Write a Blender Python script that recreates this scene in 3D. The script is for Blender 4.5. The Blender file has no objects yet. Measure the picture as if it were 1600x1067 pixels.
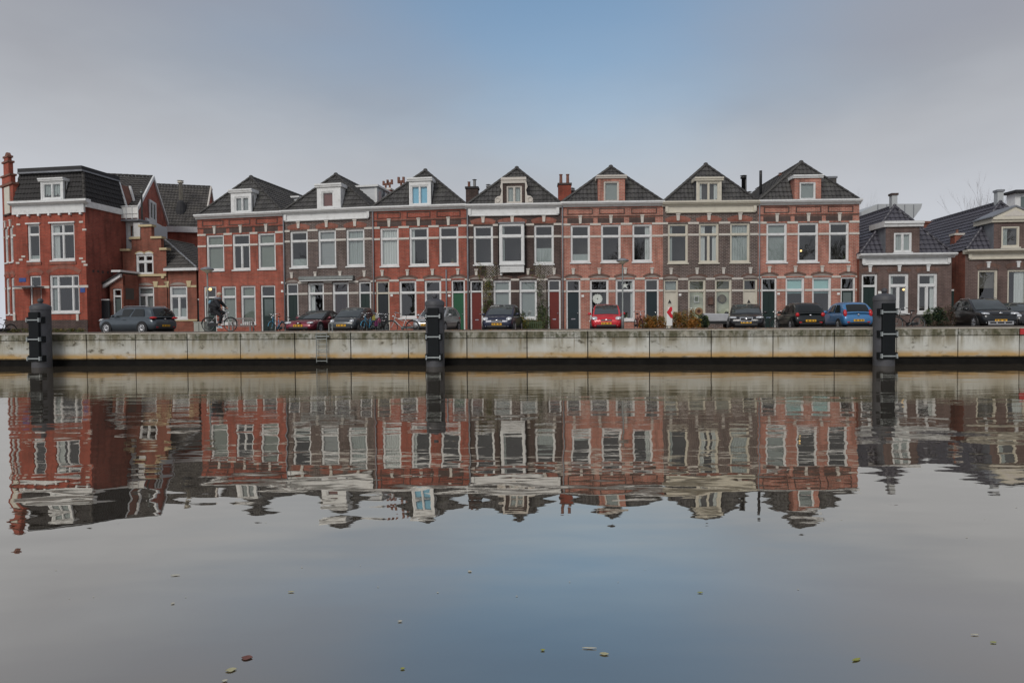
import bpy, bmesh, math, random
from mathutils import Vector, Matrix
S = bpy.context.scene; COL = S.collection
R = math.radians
random.seed(7)
# ------------------------------------------------------------------ camera, world, sun, exposure
F = 1000.0; CX, CY = 800.0, 533.5           # focal length and centre in pixels of a 1600 px wide picture
EYE = Vector((0, 0, 1.51))                  # water surface is z = 0
PITCH = math.atan(27.2 / F); ROLL = R(0.43)
CAMROT = Matrix.Rotation(R(90) - PITCH, 3, 'X') @ Matrix.Rotation(-ROLL, 3, 'Z')
cam = bpy.data.cameras.new('camera'); camo = bpy.data.objects.new('camera', cam); COL.objects.link(camo)
cam.sensor_width = 36; cam.lens = 36 * F / 1600; cam.clip_start = 0.1; cam.clip_end = 3000
camo.matrix_world = Matrix.Translation(EYE) @ CAMROT.to_4x4()
S.camera = camo
S.view_settings.view_transform = 'Standard'; S.view_settings.look = 'None'
S.view_settings.exposure = 0.22; S.view_settings.gamma = 1.0; S.view_settings.use_curve_mapping = False

SUN_EL, SUN_AZ = R(38), R(205)              # azimuth clockwise from +Y (the way the camera looks)
world = bpy.data.worlds.new('World'); S.world = world; world.use_nodes = True
def build_world():
    nt = world.node_tree; N = nt.nodes; L = nt.links; N.clear()
    out = N.new('ShaderNodeOutputWorld'); bg = N.new('ShaderNodeBackground'); bg.inputs['Strength'].default_value = 0.1
    L.new(bg.outputs[0], out.inputs[0])
    sky = N.new('ShaderNodeTexSky'); sky.sky_type = 'NISHITA'; sky.sun_disc = False
    sky.sun_elevation = SUN_EL; sky.sun_rotation = SUN_AZ; sky.air_density = 1.2; sky.dust_density = 1.0; sky.ozone_density = 1.5
    tc = N.new('ShaderNodeTexCoord')
    # overcast layer: soft cloud brightness with one thin patch where the blue shows
    sep = N.new('ShaderNodeSeparateXYZ'); L.new(tc.outputs['Generated'], sep.inputs[0])
    mp = N.new('ShaderNodeMapping'); mp.inputs['Scale'].default_value = (1.0, 1.0, 2.6); L.new(tc.outputs['Generated'], mp.inputs[0])
    n1 = N.new('ShaderNodeTexNoise'); n1.inputs['Scale'].default_value = 1.6; n1.inputs['Detail'].default_value = 4; n1.inputs['Roughness'].default_value = 0.45
    L.new(mp.outputs[0], n1.inputs[0])
    n2 = N.new('ShaderNodeTexNoise'); n2.inputs['Scale'].default_value = 1.5; n2.inputs['Detail'].default_value = 5
    L.new(mp.outputs[0], n2.inputs[0])
    # thin patch: distance of the direction from its centre
    dist = N.new('ShaderNodeVectorMath'); dist.operation = 'SUBTRACT'; dist.inputs[1].default_value = (0.06, 0.88, 0.47)
    L.new(tc.outputs['Generated'], dist.inputs[0])
    sc = N.new('ShaderNodeVectorMath'); sc.operation = 'MULTIPLY'; sc.inputs[1].default_value = (0.56, 0.6, 1.08); L.new(dist.outputs[0], sc.inputs[0])
    ln = N.new('ShaderNodeVectorMath'); ln.operation = 'LENGTH'; L.new(sc.outputs[0], ln.inputs[0])
    ad = N.new('ShaderNodeMath'); ad.operation = 'MULTIPLY_ADD'; ad.inputs[1].default_value = 0.30; L.new(n1.outputs[0], ad.inputs[0]); L.new(ln.outputs['Value'], ad.inputs[2])
    mr = N.new('ShaderNodeMapRange'); mr.interpolation_type = 'SMOOTHSTEP'
    mr.inputs['From Min'].default_value = 0.14; mr.inputs['From Max'].default_value = 0.56; mr.inputs['To Min'].default_value = 0.16; mr.inputs['To Max'].default_value = 1.0
    L.new(ad.outputs[0], mr.inputs[0])
    cr = N.new('ShaderNodeValToRGB'); e = cr.color_ramp.elements
    e[0].position = 0.0; e[0].color = (0.515, 0.535, 0.585, 1); e[1].position = 0.42; e[1].color = (0.290, 0.298, 0.335, 1)
    for pos, c_ in ((0.17, (0.488, 0.506, 0.543, 1)), (0.29, (0.388, 0.404, 0.436, 1)), (0.36, (0.315, 0.328, 0.362, 1))):
        m = e.new(pos); m.color = c_
    el = N.new('ShaderNodeMath'); el.operation = 'MULTIPLY_ADD'; el.inputs[1].default_value = 0.36; el.inputs[2].default_value = -0.18; L.new(n2.outputs[0], el.inputs[0])
    el2 = N.new('ShaderNodeMath'); el2.operation = 'ADD'; L.new(el.outputs[0], el2.inputs[0]); L.new(sep.outputs['Z'], el2.inputs[1]); L.new(el2.outputs[0], cr.inputs[0])
    cl = N.new('ShaderNodeVectorMath'); cl.operation = 'SCALE'; cl.inputs['Scale'].default_value = 9.9; L.new(cr.outputs[0], cl.inputs[0])
    # clear air behind it: the Nishita sky, dimmed as it is seen through thin cloud
    sk = N.new('ShaderNodeVectorMath'); sk.operation = 'MULTIPLY'; sk.inputs[1].default_value = (1.00, 1.18, 1.18); L.new(sky.outputs[0], sk.inputs[0])
    mx = N.new('ShaderNodeMix'); mx.data_type = 'RGBA'; L.new(mr.outputs[0], mx.inputs['Factor']); L.new(sk.outputs[0], mx.inputs['A']); L.new(cl.outputs[0], mx.inputs['B'])
    L.new(mx.outputs['Result'], bg.inputs['Color'])
build_world()
sun = bpy.data.lights.new('sun', 'SUN'); suno = bpy.data.objects.new('sun', sun); COL.objects.link(suno)
sun.energy = 1.5; sun.angle = R(25); sun.color = (1.0, 0.96, 0.90)
sd = Vector((math.sin(SUN_AZ) * math.cos(SUN_EL), math.cos(SUN_AZ) * math.cos(SUN_EL), math.sin(SUN_EL)))
suno.rotation_euler = sd.to_track_quat('Z', 'Y').to_euler()

# ------------------------------------------------------------------ measuring helpers
def ray(px, py): return CAMROT @ Vector(((px - CX) / F, -(py - CY) / F, -1.0))
def at(px, py, Y):
    d = ray(px, py); return EYE + d * (Y / d.y)
def on_level(px, py, z):
    d = ray(px, py); return EYE + d * ((z - EYE.z) / d.z)
GZ = 1.05          # street level
QZ = 1.26          # promenade / coping level
# ------------------------------------------------------------------ mesh builder
class MB:
    def __init__(s): s.v = []; s.f = []
    def face(s, pts):
        n = len(s.v); s.v += [tuple(p) for p in pts]; s.f.append(tuple(range(n, n + len(pts)))); return s
    def box(s, x0, x1, y0, y1, z0, z1):
        n = len(s.v)
        s.v += [(x0,y0,z0),(x1,y0,z0),(x1,y1,z0),(x0,y1,z0),(x0,y0,z1),(x1,y0,z1),(x1,y1,z1),(x0,y1,z1)]
        for q in ((0,3,2,1),(4,5,6,7),(0,1,5,4),(1,2,6,5),(2,3,7,6),(3,0,4,7)): s.f.append(tuple(n + i for i in q))
        return s
    def prism(s, pts, y0, y1):               # polygon in (x, z), extruded along y
        n = len(s.v); k = len(pts)
        s.v += [(p[0], y0, p[1]) for p in pts] + [(p[0], y1, p[1]) for p in pts]
        s.f.append(tuple(range(n, n + k))); s.f.append(tuple(range(n + 2*k - 1, n + k - 1, -1)))
        for i in range(k):
            j = (i + 1) % k; s.f.append((n + j, n + i, n + k + i, n + k + j))
        return s
    def profile(s, pts, x0, x1):             # polygon in (y, z), extruded along x
        n = len(s.v); k = len(pts)
        s.v += [(x0, p[0], p[1]) for p in pts] + [(x1, p[0], p[1]) for p in pts]
        s.f.append(tuple(range(n, n + k))); s.f.append(tuple(range(n + 2*k - 1, n + k - 1, -1)))
        for i in range(k):
            j = (i + 1) % k; s.f.append((n + j, n + i, n + k + i, n + k + j))
        return s
    def tube(s, a, b, r0, r1=None, n=8, caps=True):
        a = Vector(a); b = Vector(b); r1 = r0 if r1 is None else r1
        d = (b - a).normalized(); u = d.orthogonal().normalized(); w = d.cross(u); k = len(s.v)
        for p, r in ((a, r0), (b, r1)):
            for i in range(n):
                t = 2 * math.pi * i / n; s.v.append(tuple(p + u * (r * math.cos(t)) + w * (r * math.sin(t))))
        for i in range(n):
            j = (i + 1) % n; s.f.append((k + i, k + j, k + n + j, k + n + i))
        if caps: s.f.append(tuple(k + i for i in range(n - 1, -1, -1))); s.f.append(tuple(k + n + i for i in range(n)))
        return s
    def path(s, pts, r, n=6):
        for a, b in zip(pts[:-1], pts[1:]): s.tube(a, b, r, r, n)
        return s
    def lathe(s, prof, c=(0,0,0), n=20, axis='Z'):   # prof: (radius, height)
        k = len(s.v); c = Vector(c)
        for r, h in prof:
            for i in range(n):
                t = 2 * math.pi * i / n; a, b = r * math.cos(t), r * math.sin(t)
                p = {'Z': (a, b, h), 'Y': (a, h, b), 'X': (h, a, b)}[axis]
                s.v.append(tuple(c + Vector(p)))
        for j in range(len(prof) - 1):
            for i in range(n):
                i2 = (i + 1) % n; s.f.append((k + j*n + i, k + j*n + i2, k + (j+1)*n + i2, k + (j+1)*n + i))
        s.f.append(tuple(k + i for i in range(n - 1, -1, -1))); s.f.append(tuple(k + (len(prof)-1)*n + i for i in range(n)))
        return s
    def torus(s, c, R_, r, n=24, m=8, axis='Y'):
        k = len(s.v); c = Vector(c)
        for i in range(n):
            t = 2 * math.pi * i / n
            for j in range(m):
                q = 2 * math.pi * j / m; rr = R_ + r * math.cos(q); a, b, h = rr * math.cos(t), rr * math.sin(t), r * math.sin(q)
                p = {'Y': (a, h, b), 'Z': (a, b, h), 'X': (h, a, b)}[axis]; s.v.append(tuple(c + Vector(p)))
        for i in range(n):
            for j in range(m):
                i2, j2 = (i + 1) % n, (j + 1) % m
                s.f.append((k + i*m + j, k + i2*m + j, k + i2*m + j2, k + i*m + j2))
        return s
    def ell(s, c, r, n=12, m=8):
        prof = [(max(1e-4, math.sin(math.pi * j / m)), -math.cos(math.pi * j / m)) for j in range(m + 1)]
        k = len(s.v); s.lathe(prof, (0,0,0), n)
        for i in range(k, len(s.v)):
            p = s.v[i]; s.v[i] = (c[0] + p[0]*r[0], c[1] + p[1]*r[1], c[2] + p[2]*r[2])
        return s
    def mesh(s, name, smooth=False):
        me = bpy.data.meshes.new(name); me.from_pydata(s.v, [], s.f); me.validate()
        bm = bmesh.new(); bm.from_mesh(me); bmesh.ops.recalc_face_normals(bm, faces=bm.faces)
        if smooth:
            for f in bm.faces: f.smooth = True
        bm.to_mesh(me); bm.free(); return me
    def raw(s, name, smooth=False):
        me = bpy.data.meshes.new(name); me.from_pydata(s.v, [], s.f)
        if smooth: me.polygons.foreach_set('use_smooth', [True] * len(me.polygons))
        me.update(); return me
    def build(s, name, m, parent=None, xf=None, smooth=False, raw=False):
        return put(name, s.raw(name, smooth) if raw else s.mesh(name, smooth), m, parent, xf)
def put(name, me, m, parent=None, xf=None):
    if m is not None and len(me.materials) == 0: me.materials.append(m)
    o = bpy.data.objects.new(name, me); COL.objects.link(o)
    if parent is not None: o.parent = parent
    if xf is not None: o.matrix_basis = xf
    return o
def autosmooth(o, ang=40):
    me = o.data; bm = bmesh.new(); bm.from_mesh(me)
    bmesh.ops.remove_doubles(bm, verts=bm.verts, dist=1e-5)
    for f in bm.faces: f.smooth = True
    for e in bm.edges:
        if len(e.link_faces) == 2 and e.calc_face_angle(0) > R(ang): e.smooth = False
    bm.to_mesh(me); bm.free(); return o
def bevel(o, w, seg=2):
    b = o.modifiers.new('bevel', 'BEVEL'); b.width = w; b.segments = seg; b.limit_method = 'ANGLE'; b.angle_limit = R(30); return o
def tag(o, label=None, cat=None, group=None, kind=None):
    if label: o['label'] = label
    if cat: o['category'] = cat
    if group: o['group'] = group
    if kind: o['kind'] = kind
    return o
def thing(name, label, cat, loc=(0,0,0), rz=0.0, group=None):
    o = bpy.data.objects.new(name, None); COL.objects.link(o); o.empty_display_size = 0.3
    o.location = loc; o.rotation_euler = (0, 0, rz); return tag(o, label, cat, group)
def T(x, y, z, rz=0.0, rx=0.0, ry=0.0):
    return Matrix.Translation((x, y, z)) @ Matrix.Rotation(rz, 4, 'Z') @ Matrix.Rotation(ry, 4, 'Y') @ Matrix.Rotation(rx, 4, 'X')
# ------------------------------------------------------------------ materials
def new_mat(name):
    m = bpy.data.materials.new(name); m.use_nodes = True; nt = m.node_tree
    return m, nt.nodes, nt.links, nt.nodes['Principled BSDF']
def mat(name, col, rough=0.6, var=0.15, scale=3.0, metal=0.0, spec=0.5, bump=0.0, bscale=40.0, stretch=(1,1,1), dirt=None, dirt_amt=0.0, dirt_scale=2.0, coat=0.0, island=0.0):
    m, N, L, b = new_mat(name)
    b.inputs['Roughness'].default_value = rough; b.inputs['Metallic'].default_value = metal; b.inputs['Specular IOR Level'].default_value = spec
    if coat: b.inputs['Coat Weight'].default_value = coat; b.inputs['Coat Roughness'].default_value = 0.08
    tc = N.new('ShaderNodeTexCoord'); mp = N.new('ShaderNodeMapping'); mp.inputs['Scale'].default_value = stretch; L.new(tc.outputs['Object'], mp.inputs[0])
    n = N.new('ShaderNodeTexNoise'); n.inputs['Scale'].default_value = scale; n.inputs['Detail'].default_value = 6; L.new(mp.outputs[0], n.inputs[0])
    r = N.new('ShaderNodeMapRange'); r.inputs['From Min'].default_value = 0.25; r.inputs['From Max'].default_value = 0.75
    r.inputs['To Min'].default_value = 1 - var; r.inputs['To Max'].default_value = 1 + var; L.new(n.outputs[0], r.inputs[0])
    v = N.new('ShaderNodeVectorMath'); v.operation = 'SCALE'; v.inputs[0].default_value = col; L.new(r.outputs[0], v.inputs['Scale'])
    c = v.outputs[0]
    if island:
        g = N.new('ShaderNodeNewGeometry'); r2 = N.new('ShaderNodeMapRange'); r2.inputs['To Min'].default_value = 1 - island; r2.inputs['To Max'].default_value = 1 + island
        L.new(g.outputs['Random Per Island'], r2.inputs[0]); v2 = N.new('ShaderNodeVectorMath'); v2.operation = 'SCALE'; L.new(c, v2.inputs[0]); L.new(r2.outputs[0], v2.inputs['Scale']); c = v2.outputs[0]
    if dirt:
        n2 = N.new('ShaderNodeTexNoise'); n2.inputs['Scale'].default_value = dirt_scale; n2.inputs['Detail'].default_value = 8; n2.inputs['Roughness'].default_value = 0.65; L.new(mp.outputs[0], n2.inputs[0])
        r3 = N.new('ShaderNodeMapRange'); r3.inputs['From Min'].default_value = 0.5; r3.inputs['From Max'].default_value = 0.7; r3.inputs['To Max'].default_value = dirt_amt; L.new(n2.outputs[0], r3.inputs[0])
        x = N.new('ShaderNodeMix'); x.data_type = 'RGBA'; x.inputs['B'].default_value = (*dirt, 1); L.new(r3.outputs[0], x.inputs['Factor']); L.new(c, x.inputs['A']); c = x.outputs['Result']
    L.new(c, b.inputs['Base Color'])
    if bump:
        nb = N.new('ShaderNodeTexNoise'); nb.inputs['Scale'].default_value = bscale; nb.inputs['Detail'].default_value = 4; L.new(mp.outputs[0], nb.inputs[0])
        bp = N.new('ShaderNodeBump'); bp.inputs['Strength'].default_value = bump; bp.inputs['Distance'].default_value = 0.02; L.new(nb.outputs[0], bp.inputs['Height']); L.new(bp.outputs[0], b.inputs['Normal'])
    return m
def brick_mat(name, c1, c2, mortar, bw=0.25, bh=0.088, stain=(0.03,0.025,0.02), stain_amt=0.5, plane='xz'):
    m, N, L, b = new_mat(name); b.inputs['Roughness'].default_value = 0.85; b.inputs['Specular IOR Level'].default_value = 0.25
    tc = N.new('ShaderNodeTexCoord'); sp = N.new('ShaderNodeSeparateXYZ'); L.new(tc.outputs['Object'], sp.inputs[0])
    a = N.new('ShaderNodeMath'); a.operation = 'ADD'; L.new(sp.outputs['X'], a.inputs[0]); L.new(sp.outputs['Y'], a.inputs[1])
    cb = N.new('ShaderNodeCombineXYZ')
    if plane == 'xz': L.new(a.outputs[0], cb.inputs[0]); L.new(sp.outputs['Z'], cb.inputs[1])
    else: L.new(sp.outputs['X'], cb.inputs[0]); L.new(sp.outputs['Y'], cb.inputs[1])
    br = N.new('ShaderNodeTexBrick'); br.inputs['Scale'].default_value = 1.0; br.inputs['Brick Width'].default_value = bw; br.inputs['Row Height'].default_value = bh
    br.inputs['Mortar Size'].default_value = 0.017; br.inputs['Mortar Smooth'].default_value = 0.3; br.inputs['Bias'].default_value = 0.0
    br.inputs['Color1'].default_value = (*c1, 1); br.inputs['Color2'].default_value = (*c2, 1); br.inputs['Mortar'].default_value = (*mortar, 1)
    L.new(cb.outputs[0], br.inputs['Vector'])
    n = N.new('ShaderNodeTexNoise'); n.inputs['Scale'].default_value = 0.8; n.inputs['Detail'].default_value = 8; n.inputs['Roughness'].default_value = 0.62; L.new(tc.outputs['Object'], n.inputs[0])
    r = N.new('ShaderNodeMapRange'); r.inputs['From Min'].default_value = 0.3; r.inputs['From Max'].default_value = 0.7; r.inputs['To Min'].default_value = 0.64; r.inputs['To Max'].default_value = 1.28; L.new(n.outputs[0], r.inputs[0])
    v = N.new('ShaderNodeVectorMath'); v.operation = 'SCALE'; L.new(br.outputs['Color'], v.inputs[0]); L.new(r.outputs[0], v.inputs['Scale'])
    mp = N.new('ShaderNodeMapping'); mp.inputs['Scale'].default_value = (2.5, 2.5, 0.35); L.new(tc.outputs['Object'], mp.inputs[0])
    n2 = N.new('ShaderNodeTexNoise'); n2.inputs['Scale'].default_value = 1.3; n2.inputs['Detail'].default_value = 6; L.new(mp.outputs[0], n2.inputs[0])
    r2 = N.new('ShaderNodeMapRange'); r2.inputs['From Min'].default_value = 0.5; r2.inputs['From Max'].default_value = 0.75; r2.inputs['To Max'].default_value = stain_amt; L.new(n2.outputs[0], r2.inputs[0])
    x = N.new('ShaderNodeMix'); x.data_type = 'RGBA'; x.inputs['B'].default_value = (*stain, 1); L.new(r2.outputs[0], x.inputs['Factor']); L.new(v.outputs[0], x.inputs['A'])
    L.new(x.outputs['Result'], b.inputs['Base Color'])
    bp = N.new('ShaderNodeBump'); bp.inputs['Strength'].default_value = 0.5; bp.inputs['Distance'].default_value = 0.008; bp.invert = True; L.new(br.outputs['Fac'], bp.inputs['Height']); L.new(bp.outputs[0], b.inputs['Normal'])
    return m
def glass_mat(name, ior=2.1, tint=(0.97,0.985,0.98), wav=0.002):
    m = bpy.data.materials.new(name); m.use_nodes = True; N = m.node_tree.nodes; L = m.node_tree.links; N.clear()
    out = N.new('ShaderNodeOutputMaterial'); tr = N.new('ShaderNodeBsdfTransparent'); tr.inputs[0].default_value = (*tint, 1)
    gl = N.new('ShaderNodeBsdfGlossy'); gl.inputs['Roughness'].default_value = 0.01; fr = N.new('ShaderNodeFresnel'); fr.inputs['IOR'].default_value = ior
    mx = N.new('ShaderNodeMixShader'); ge = N.new('ShaderNodeNewGeometry'); fb = N.new('ShaderNodeMath'); fb.operation = 'SUBTRACT'; fb.inputs[0].default_value = 1.0; L.new(ge.outputs['Backfacing'], fb.inputs[1]); ff = N.new('ShaderNodeMath'); ff.operation = 'MULTIPLY'; L.new(fr.outputs[0], ff.inputs[0]); L.new(fb.outputs[0], ff.inputs[1]); L.new(ff.outputs[0], mx.inputs[0]); L.new(tr.outputs[0], mx.inputs[1]); L.new(gl.outputs[0], mx.inputs[2]); L.new(mx.outputs[0], out.inputs[0])
    tc = N.new('ShaderNodeTexCoord'); n = N.new('ShaderNodeTexNoise'); n.inputs['Scale'].default_value = 1.7; n.inputs['Detail'].default_value = 1; L.new(tc.outputs['Object'], n.inputs[0])
    bp = N.new('ShaderNodeBump'); bp.inputs['Strength'].default_value = 1.0; bp.inputs['Distance'].default_value = wav; L.new(n.outputs[0], bp.inputs['Height'])
    L.new(bp.outputs[0], gl.inputs['Normal']); return m
def emit_mat(name, col, s):
    m, N, L, b = new_mat(name); b.inputs['Base Color'].default_value = (*col, 1); b.inputs['Emission Color'].default_value = (*col, 1); b.inputs['Emission Strength'].default_value = s; return m
M = {}
M['brick_red'] = brick_mat('brick_red', (0.43,0.095,0.058), (0.30,0.064,0.042), (0.31,0.16,0.125))
M['brick_orange'] = brick_mat('brick_orange', (0.50,0.185,0.132), (0.37,0.125,0.092), (0.44,0.30,0.245))
M['brick_corner'] = brick_mat('brick_corner', (0.42,0.085,0.052), (0.31,0.062,0.04), (0.27,0.11,0.08))
M['brick_side'] = brick_mat('brick_side', (0.36,0.085,0.060), (0.27,0.064,0.047), (0.24,0.11,0.085), stain_amt=0.5)
M['brick_brown'] = brick_mat('brick_brown', (0.30,0.090,0.058), (0.22,0.068,0.047), (0.22,0.12,0.09))
M['brick_dark'] = brick_mat('brick_dark', (0.125,0.082,0.072), (0.075,0.052,0.050), (0.25,0.215,0.195))
M['brick_black'] = brick_mat('brick_black', (0.085,0.052,0.046), (0.055,0.037,0.036), (0.12,0.095,0.085))
M['brick_grey'] = brick_mat('brick_grey', (0.145,0.095,0.085), (0.11,0.073,0.069), (0.17,0.13,0.115))
M['lintel_dark'] = brick_mat('lintel_dark', (0.085,0.055,0.05), (0.065,0.042,0.04), (0.12,0.09,0.08), bw=0.068, bh=0.22)
M['arch_red'] = brick_mat('arch_red', (0.36,0.10,0.066), (0.28,0.08,0.055), (0.25,0.15,0.12), bw=0.068, bh=0.22)
M['arch_dark'] = brick_mat('arch_dark', (0.17,0.085,0.065), (0.12,0.06,0.05), (0.17,0.12,0.10), bw=0.068, bh=0.22)
M['white'] = mat('white_paint', (0.70,0.71,0.71), 0.45, 0.06, 2.0, dirt=(0.32,0.31,0.28), dirt_amt=0.35, dirt_scale=3.5)
M['cream'] = mat('cream_paint', (0.60,0.565,0.475), 0.45, 0.06, 2.0, dirt=(0.34,0.31,0.25), dirt_amt=0.3, dirt_scale=3.5)
M['stone'] = mat('pale_stone', (0.60,0.565,0.515), 0.8, 0.12, 5.0, dirt=(0.25,0.21,0.18), dirt_amt=0.5, dirt_scale=5)
M['yellow_stone'] = mat('yellow_stone', (0.55,0.46,0.28), 0.8, 0.12, 5.0, dirt=(0.25,0.2,0.12), dirt_amt=0.35, dirt_scale=5)
M['tympanum'] = mat('tympanum_board', (0.30,0.26,0.235), 0.7, 0.15, 5.0)
M['tile'] = mat('concrete_roof_tile', (0.072,0.070,0.070), 0.75, 0.40, 2.2, bump=0.25, bscale=25, dirt=(0.10,0.10,0.088), dirt_amt=0.8, dirt_scale=1.9, spec=0.35)
M['tile_grey'] = mat('grey_roof_tile', (0.085,0.08,0.076), 0.8, 0.3, 2.2, bump=0.25, bscale=25, dirt=(0.14,0.13,0.11), dirt_amt=0.6, dirt_scale=1.6, spec=0.3)
M['tile_black'] = mat('black_roof_tile', (0.030,0.028,0.028), 0.7, 0.25, 2.2, bump=0.2, bscale=25, spec=0.4)
M['tile_glazed'] = mat('glazed_roof_tile', (0.062,0.060,0.075), 0.42, 0.2, 1.6, bump=0.08, bscale=20, spec=0.6)
M['bitumen'] = mat('bitumen', (0.03,0.03,0.033), 0.8, 0.2, 2.0)
M['lead'] = mat('lead_flashing', (0.20,0.21,0.23), 0.5, 0.2, 3.0)
M['glass'] = glass_mat('window_glass')
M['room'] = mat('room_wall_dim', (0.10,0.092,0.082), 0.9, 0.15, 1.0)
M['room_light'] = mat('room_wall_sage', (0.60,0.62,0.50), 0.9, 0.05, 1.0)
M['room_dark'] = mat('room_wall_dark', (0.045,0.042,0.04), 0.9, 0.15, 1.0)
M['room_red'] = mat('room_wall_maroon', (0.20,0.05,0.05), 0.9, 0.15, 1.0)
M['curtain'] = mat('white_curtain', (0.55,0.57,0.565), 0.9, 0.08, 3.0, stretch=(6,6,0.3))
M['net'] = mat('grey_net_curtain', (0.34,0.375,0.37), 0.9, 0.1, 4.0, stretch=(8,8,0.3))
M['blind_grey'] = mat('grey_blind', (0.25,0.28,0.275), 0.85, 0.06, 3.0)
M['blind_sage'] = mat('sage_blind', (0.185,0.21,0.185), 0.85, 0.06, 3.0)
M['blind_teal'] = mat('teal_blind', (0.34,0.55,0.55), 0.8, 0.04, 3.0)
M['blind_blue'] = mat('blue_blind', (0.22,0.50,0.68), 0.8, 0.06, 3.0)
M['blind_slat'] = mat('slatted_blind', (0.26,0.275,0.28), 0.6, 0.12, 1.2, stretch=(0.05,0.05,22))
M['blind_maroon'] = mat('maroon_shade', (0.17,0.055,0.045), 0.8, 0.1, 3.0)
M['door_green'] = mat('green_door', (0.008,0.090,0.038), 0.55, 0.08, 2.0)
M['door_dkgreen'] = mat('dark_green_door', (0.007,0.022,0.020), 0.55, 0.12, 2.0)
M['door_red'] = mat('oxblood_door', (0.15,0.018,0.012), 0.6, 0.1, 2.0)
M['door_brown'] = mat('brown_door', (0.24,0.07,0.035), 0.4, 0.1, 2.0)
M['door_black'] = mat('black_door', (0.018,0.022,0.026), 0.35, 0.12, 2.0)
M['door_blue'] = mat('petrol_door', (0.010,0.023,0.030), 0.55, 0.12, 2.0)
M['chrome'] = mat('chrome', (0.75,0.76,0.78), 0.2, 0.05, 4.0, metal=1.0)
M['steel'] = mat('galvanised_steel', (0.25,0.27,0.265), 0.6, 0.2, 6.0, metal=0.6)
M['black_metal'] = mat('black_metal', (0.02,0.02,0.022), 0.45, 0.2, 5.0)
M['pipe'] = mat('grey_flue_pipe', (0.20,0.20,0.20), 0.5, 0.25, 4.0)
M['pot'] = mat('terracotta_pot', (0.19,0.085,0.06), 0.8, 0.25, 5.0)
M['asphalt_dark'] = mat('rubber', (0.022,0.022,0.023), 0.8, 0.15, 6.0)
M['siding'] = mat('pale_siding', (0.56,0.58,0.60), 0.6, 0.10, 1.2, stretch=(0.05,0.05,14))
M['plate_white'] = mat('white_enamel', (0.78,0.78,0.76), 0.3, 0.03, 3.0)
M['sign_blue'] = mat('blue_enamel', (0.035,0.075,0.27), 0.3, 0.05, 3.0)
M['grey_clad'] = mat('pale_grey_cladding', (0.42,0.44,0.45), 0.6, 0.08, 0.6)
# ------------------------------------------------------------------ water, quay, street
def water_mat():
    m = bpy.data.materials.new('canal_water'); m.use_nodes = True; N = m.node_tree.nodes; L = m.node_tree.links; N.clear()
    out = N.new('ShaderNodeOutputMaterial'); df = N.new('ShaderNodeBsdfDiffuse'); df.inputs[0].default_value = (0.054, 0.046, 0.036, 1)
    gl = N.new('ShaderNodeBsdfGlossy'); gl.inputs['Roughness'].default_value = 0.01; gl.inputs['Color'].default_value = (1.0, 0.955, 0.875, 1)
    fr = N.new('ShaderNodeFresnel'); fr.inputs['IOR'].default_value = 1.33; fm = N.new('ShaderNodeMapRange')
    for k, v in (('From Min', 0.03), ('From Max', 0.12), ('To Min', 0.36), ('To Max', 0.66)): fm.inputs[k].default_value = v
    L.new(fr.outputs[0], fm.inputs[0]); mxs = N.new('ShaderNodeMixShader'); L.new(fm.outputs[0], mxs.inputs[0]); L.new(df.outputs[0], mxs.inputs[1]); L.new(gl.outputs[0], mxs.inputs[2]); L.new(mxs.outputs[0], out.inputs[0])
    tc = N.new('ShaderNodeTexCoord')
    def noise(sx, sy, det, rough=0.5, off=0.0, dist=0.0):
        mp = N.new('ShaderNodeMapping'); mp.inputs['Scale'].default_value = (sx, sy, 1); mp.inputs['Location'].default_value = (off, off * 0.7, 0); L.new(tc.outputs['Object'], mp.inputs[0])
        n = N.new('ShaderNodeTexNoise'); n.inputs['Scale'].default_value = 1.0; n.inputs['Detail'].default_value = det; n.inputs['Roughness'].default_value = rough; n.inputs['Distortion'].default_value = dist
        L.new(mp.outputs[0], n.inputs[0]); return n.outputs[0]
    def mul(a, k):
        x = N.new('ShaderNodeMath'); x.operation = 'MULTIPLY'; L.new(a, x.inputs[0])
        if isinstance(k, float): x.inputs[1].default_value = k
        else: L.new(k, x.inputs[1])
        return x.outputs[0]
    def add(a, c):
        x = N.new('ShaderNodeMath'); x.operation = 'ADD'; L.new(a, x.inputs[0]); L.new(c, x.inputs[1]); return x.outputs[0]
    patch = noise(0.10, 0.22, 2, 0.5, 3.0)
    pr = N.new('ShaderNodeMapRange'); pr.inputs['From Min'].default_value = 0.35; pr.inputs['From Max'].default_value = 0.65; pr.inputs['To Min'].default_value = 0.45; pr.inputs['To Max'].default_value = 1.0; L.new(patch, pr.inputs[0])
    h = mul(noise(0.75, 1.5, 1, 0.4, 1.0), 0.0066)
    h = add(h, mul(noise(1.6, 3.6, 1, 0.4, 5.0), 0.0020))
    sx_ = N.new('ShaderNodeSeparateXYZ'); L.new(tc.outputs['Object'], sx_.inputs[0]); calm = N.new('ShaderNodeMapRange')    # calm water in the lee of the near bank, ruffled further out
    for k, v in (('From Min', 5.5), ('From Max', 15.0), ('To Min', 0.22), ('To Max', 1.25)): calm.inputs[k].default_value = v
    L.new(sx_.outputs['Y'], calm.inputs[0])
    h = add(h, mul(mul(mul(noise(4.5, 13.0, 2, 0.5, 9.0), pr.outputs[0]), calm.outputs[0]), 0.0009))
    bp = N.new('ShaderNodeBump'); bp.inputs['Strength'].default_value = 1.0; bp.inputs['Distance'].default_value = 1.0
    L.new(h, bp.inputs['Height']); L.new(bp.outputs[0], gl.inputs['Normal'])
    return m
M['water'] = water_mat()
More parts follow.
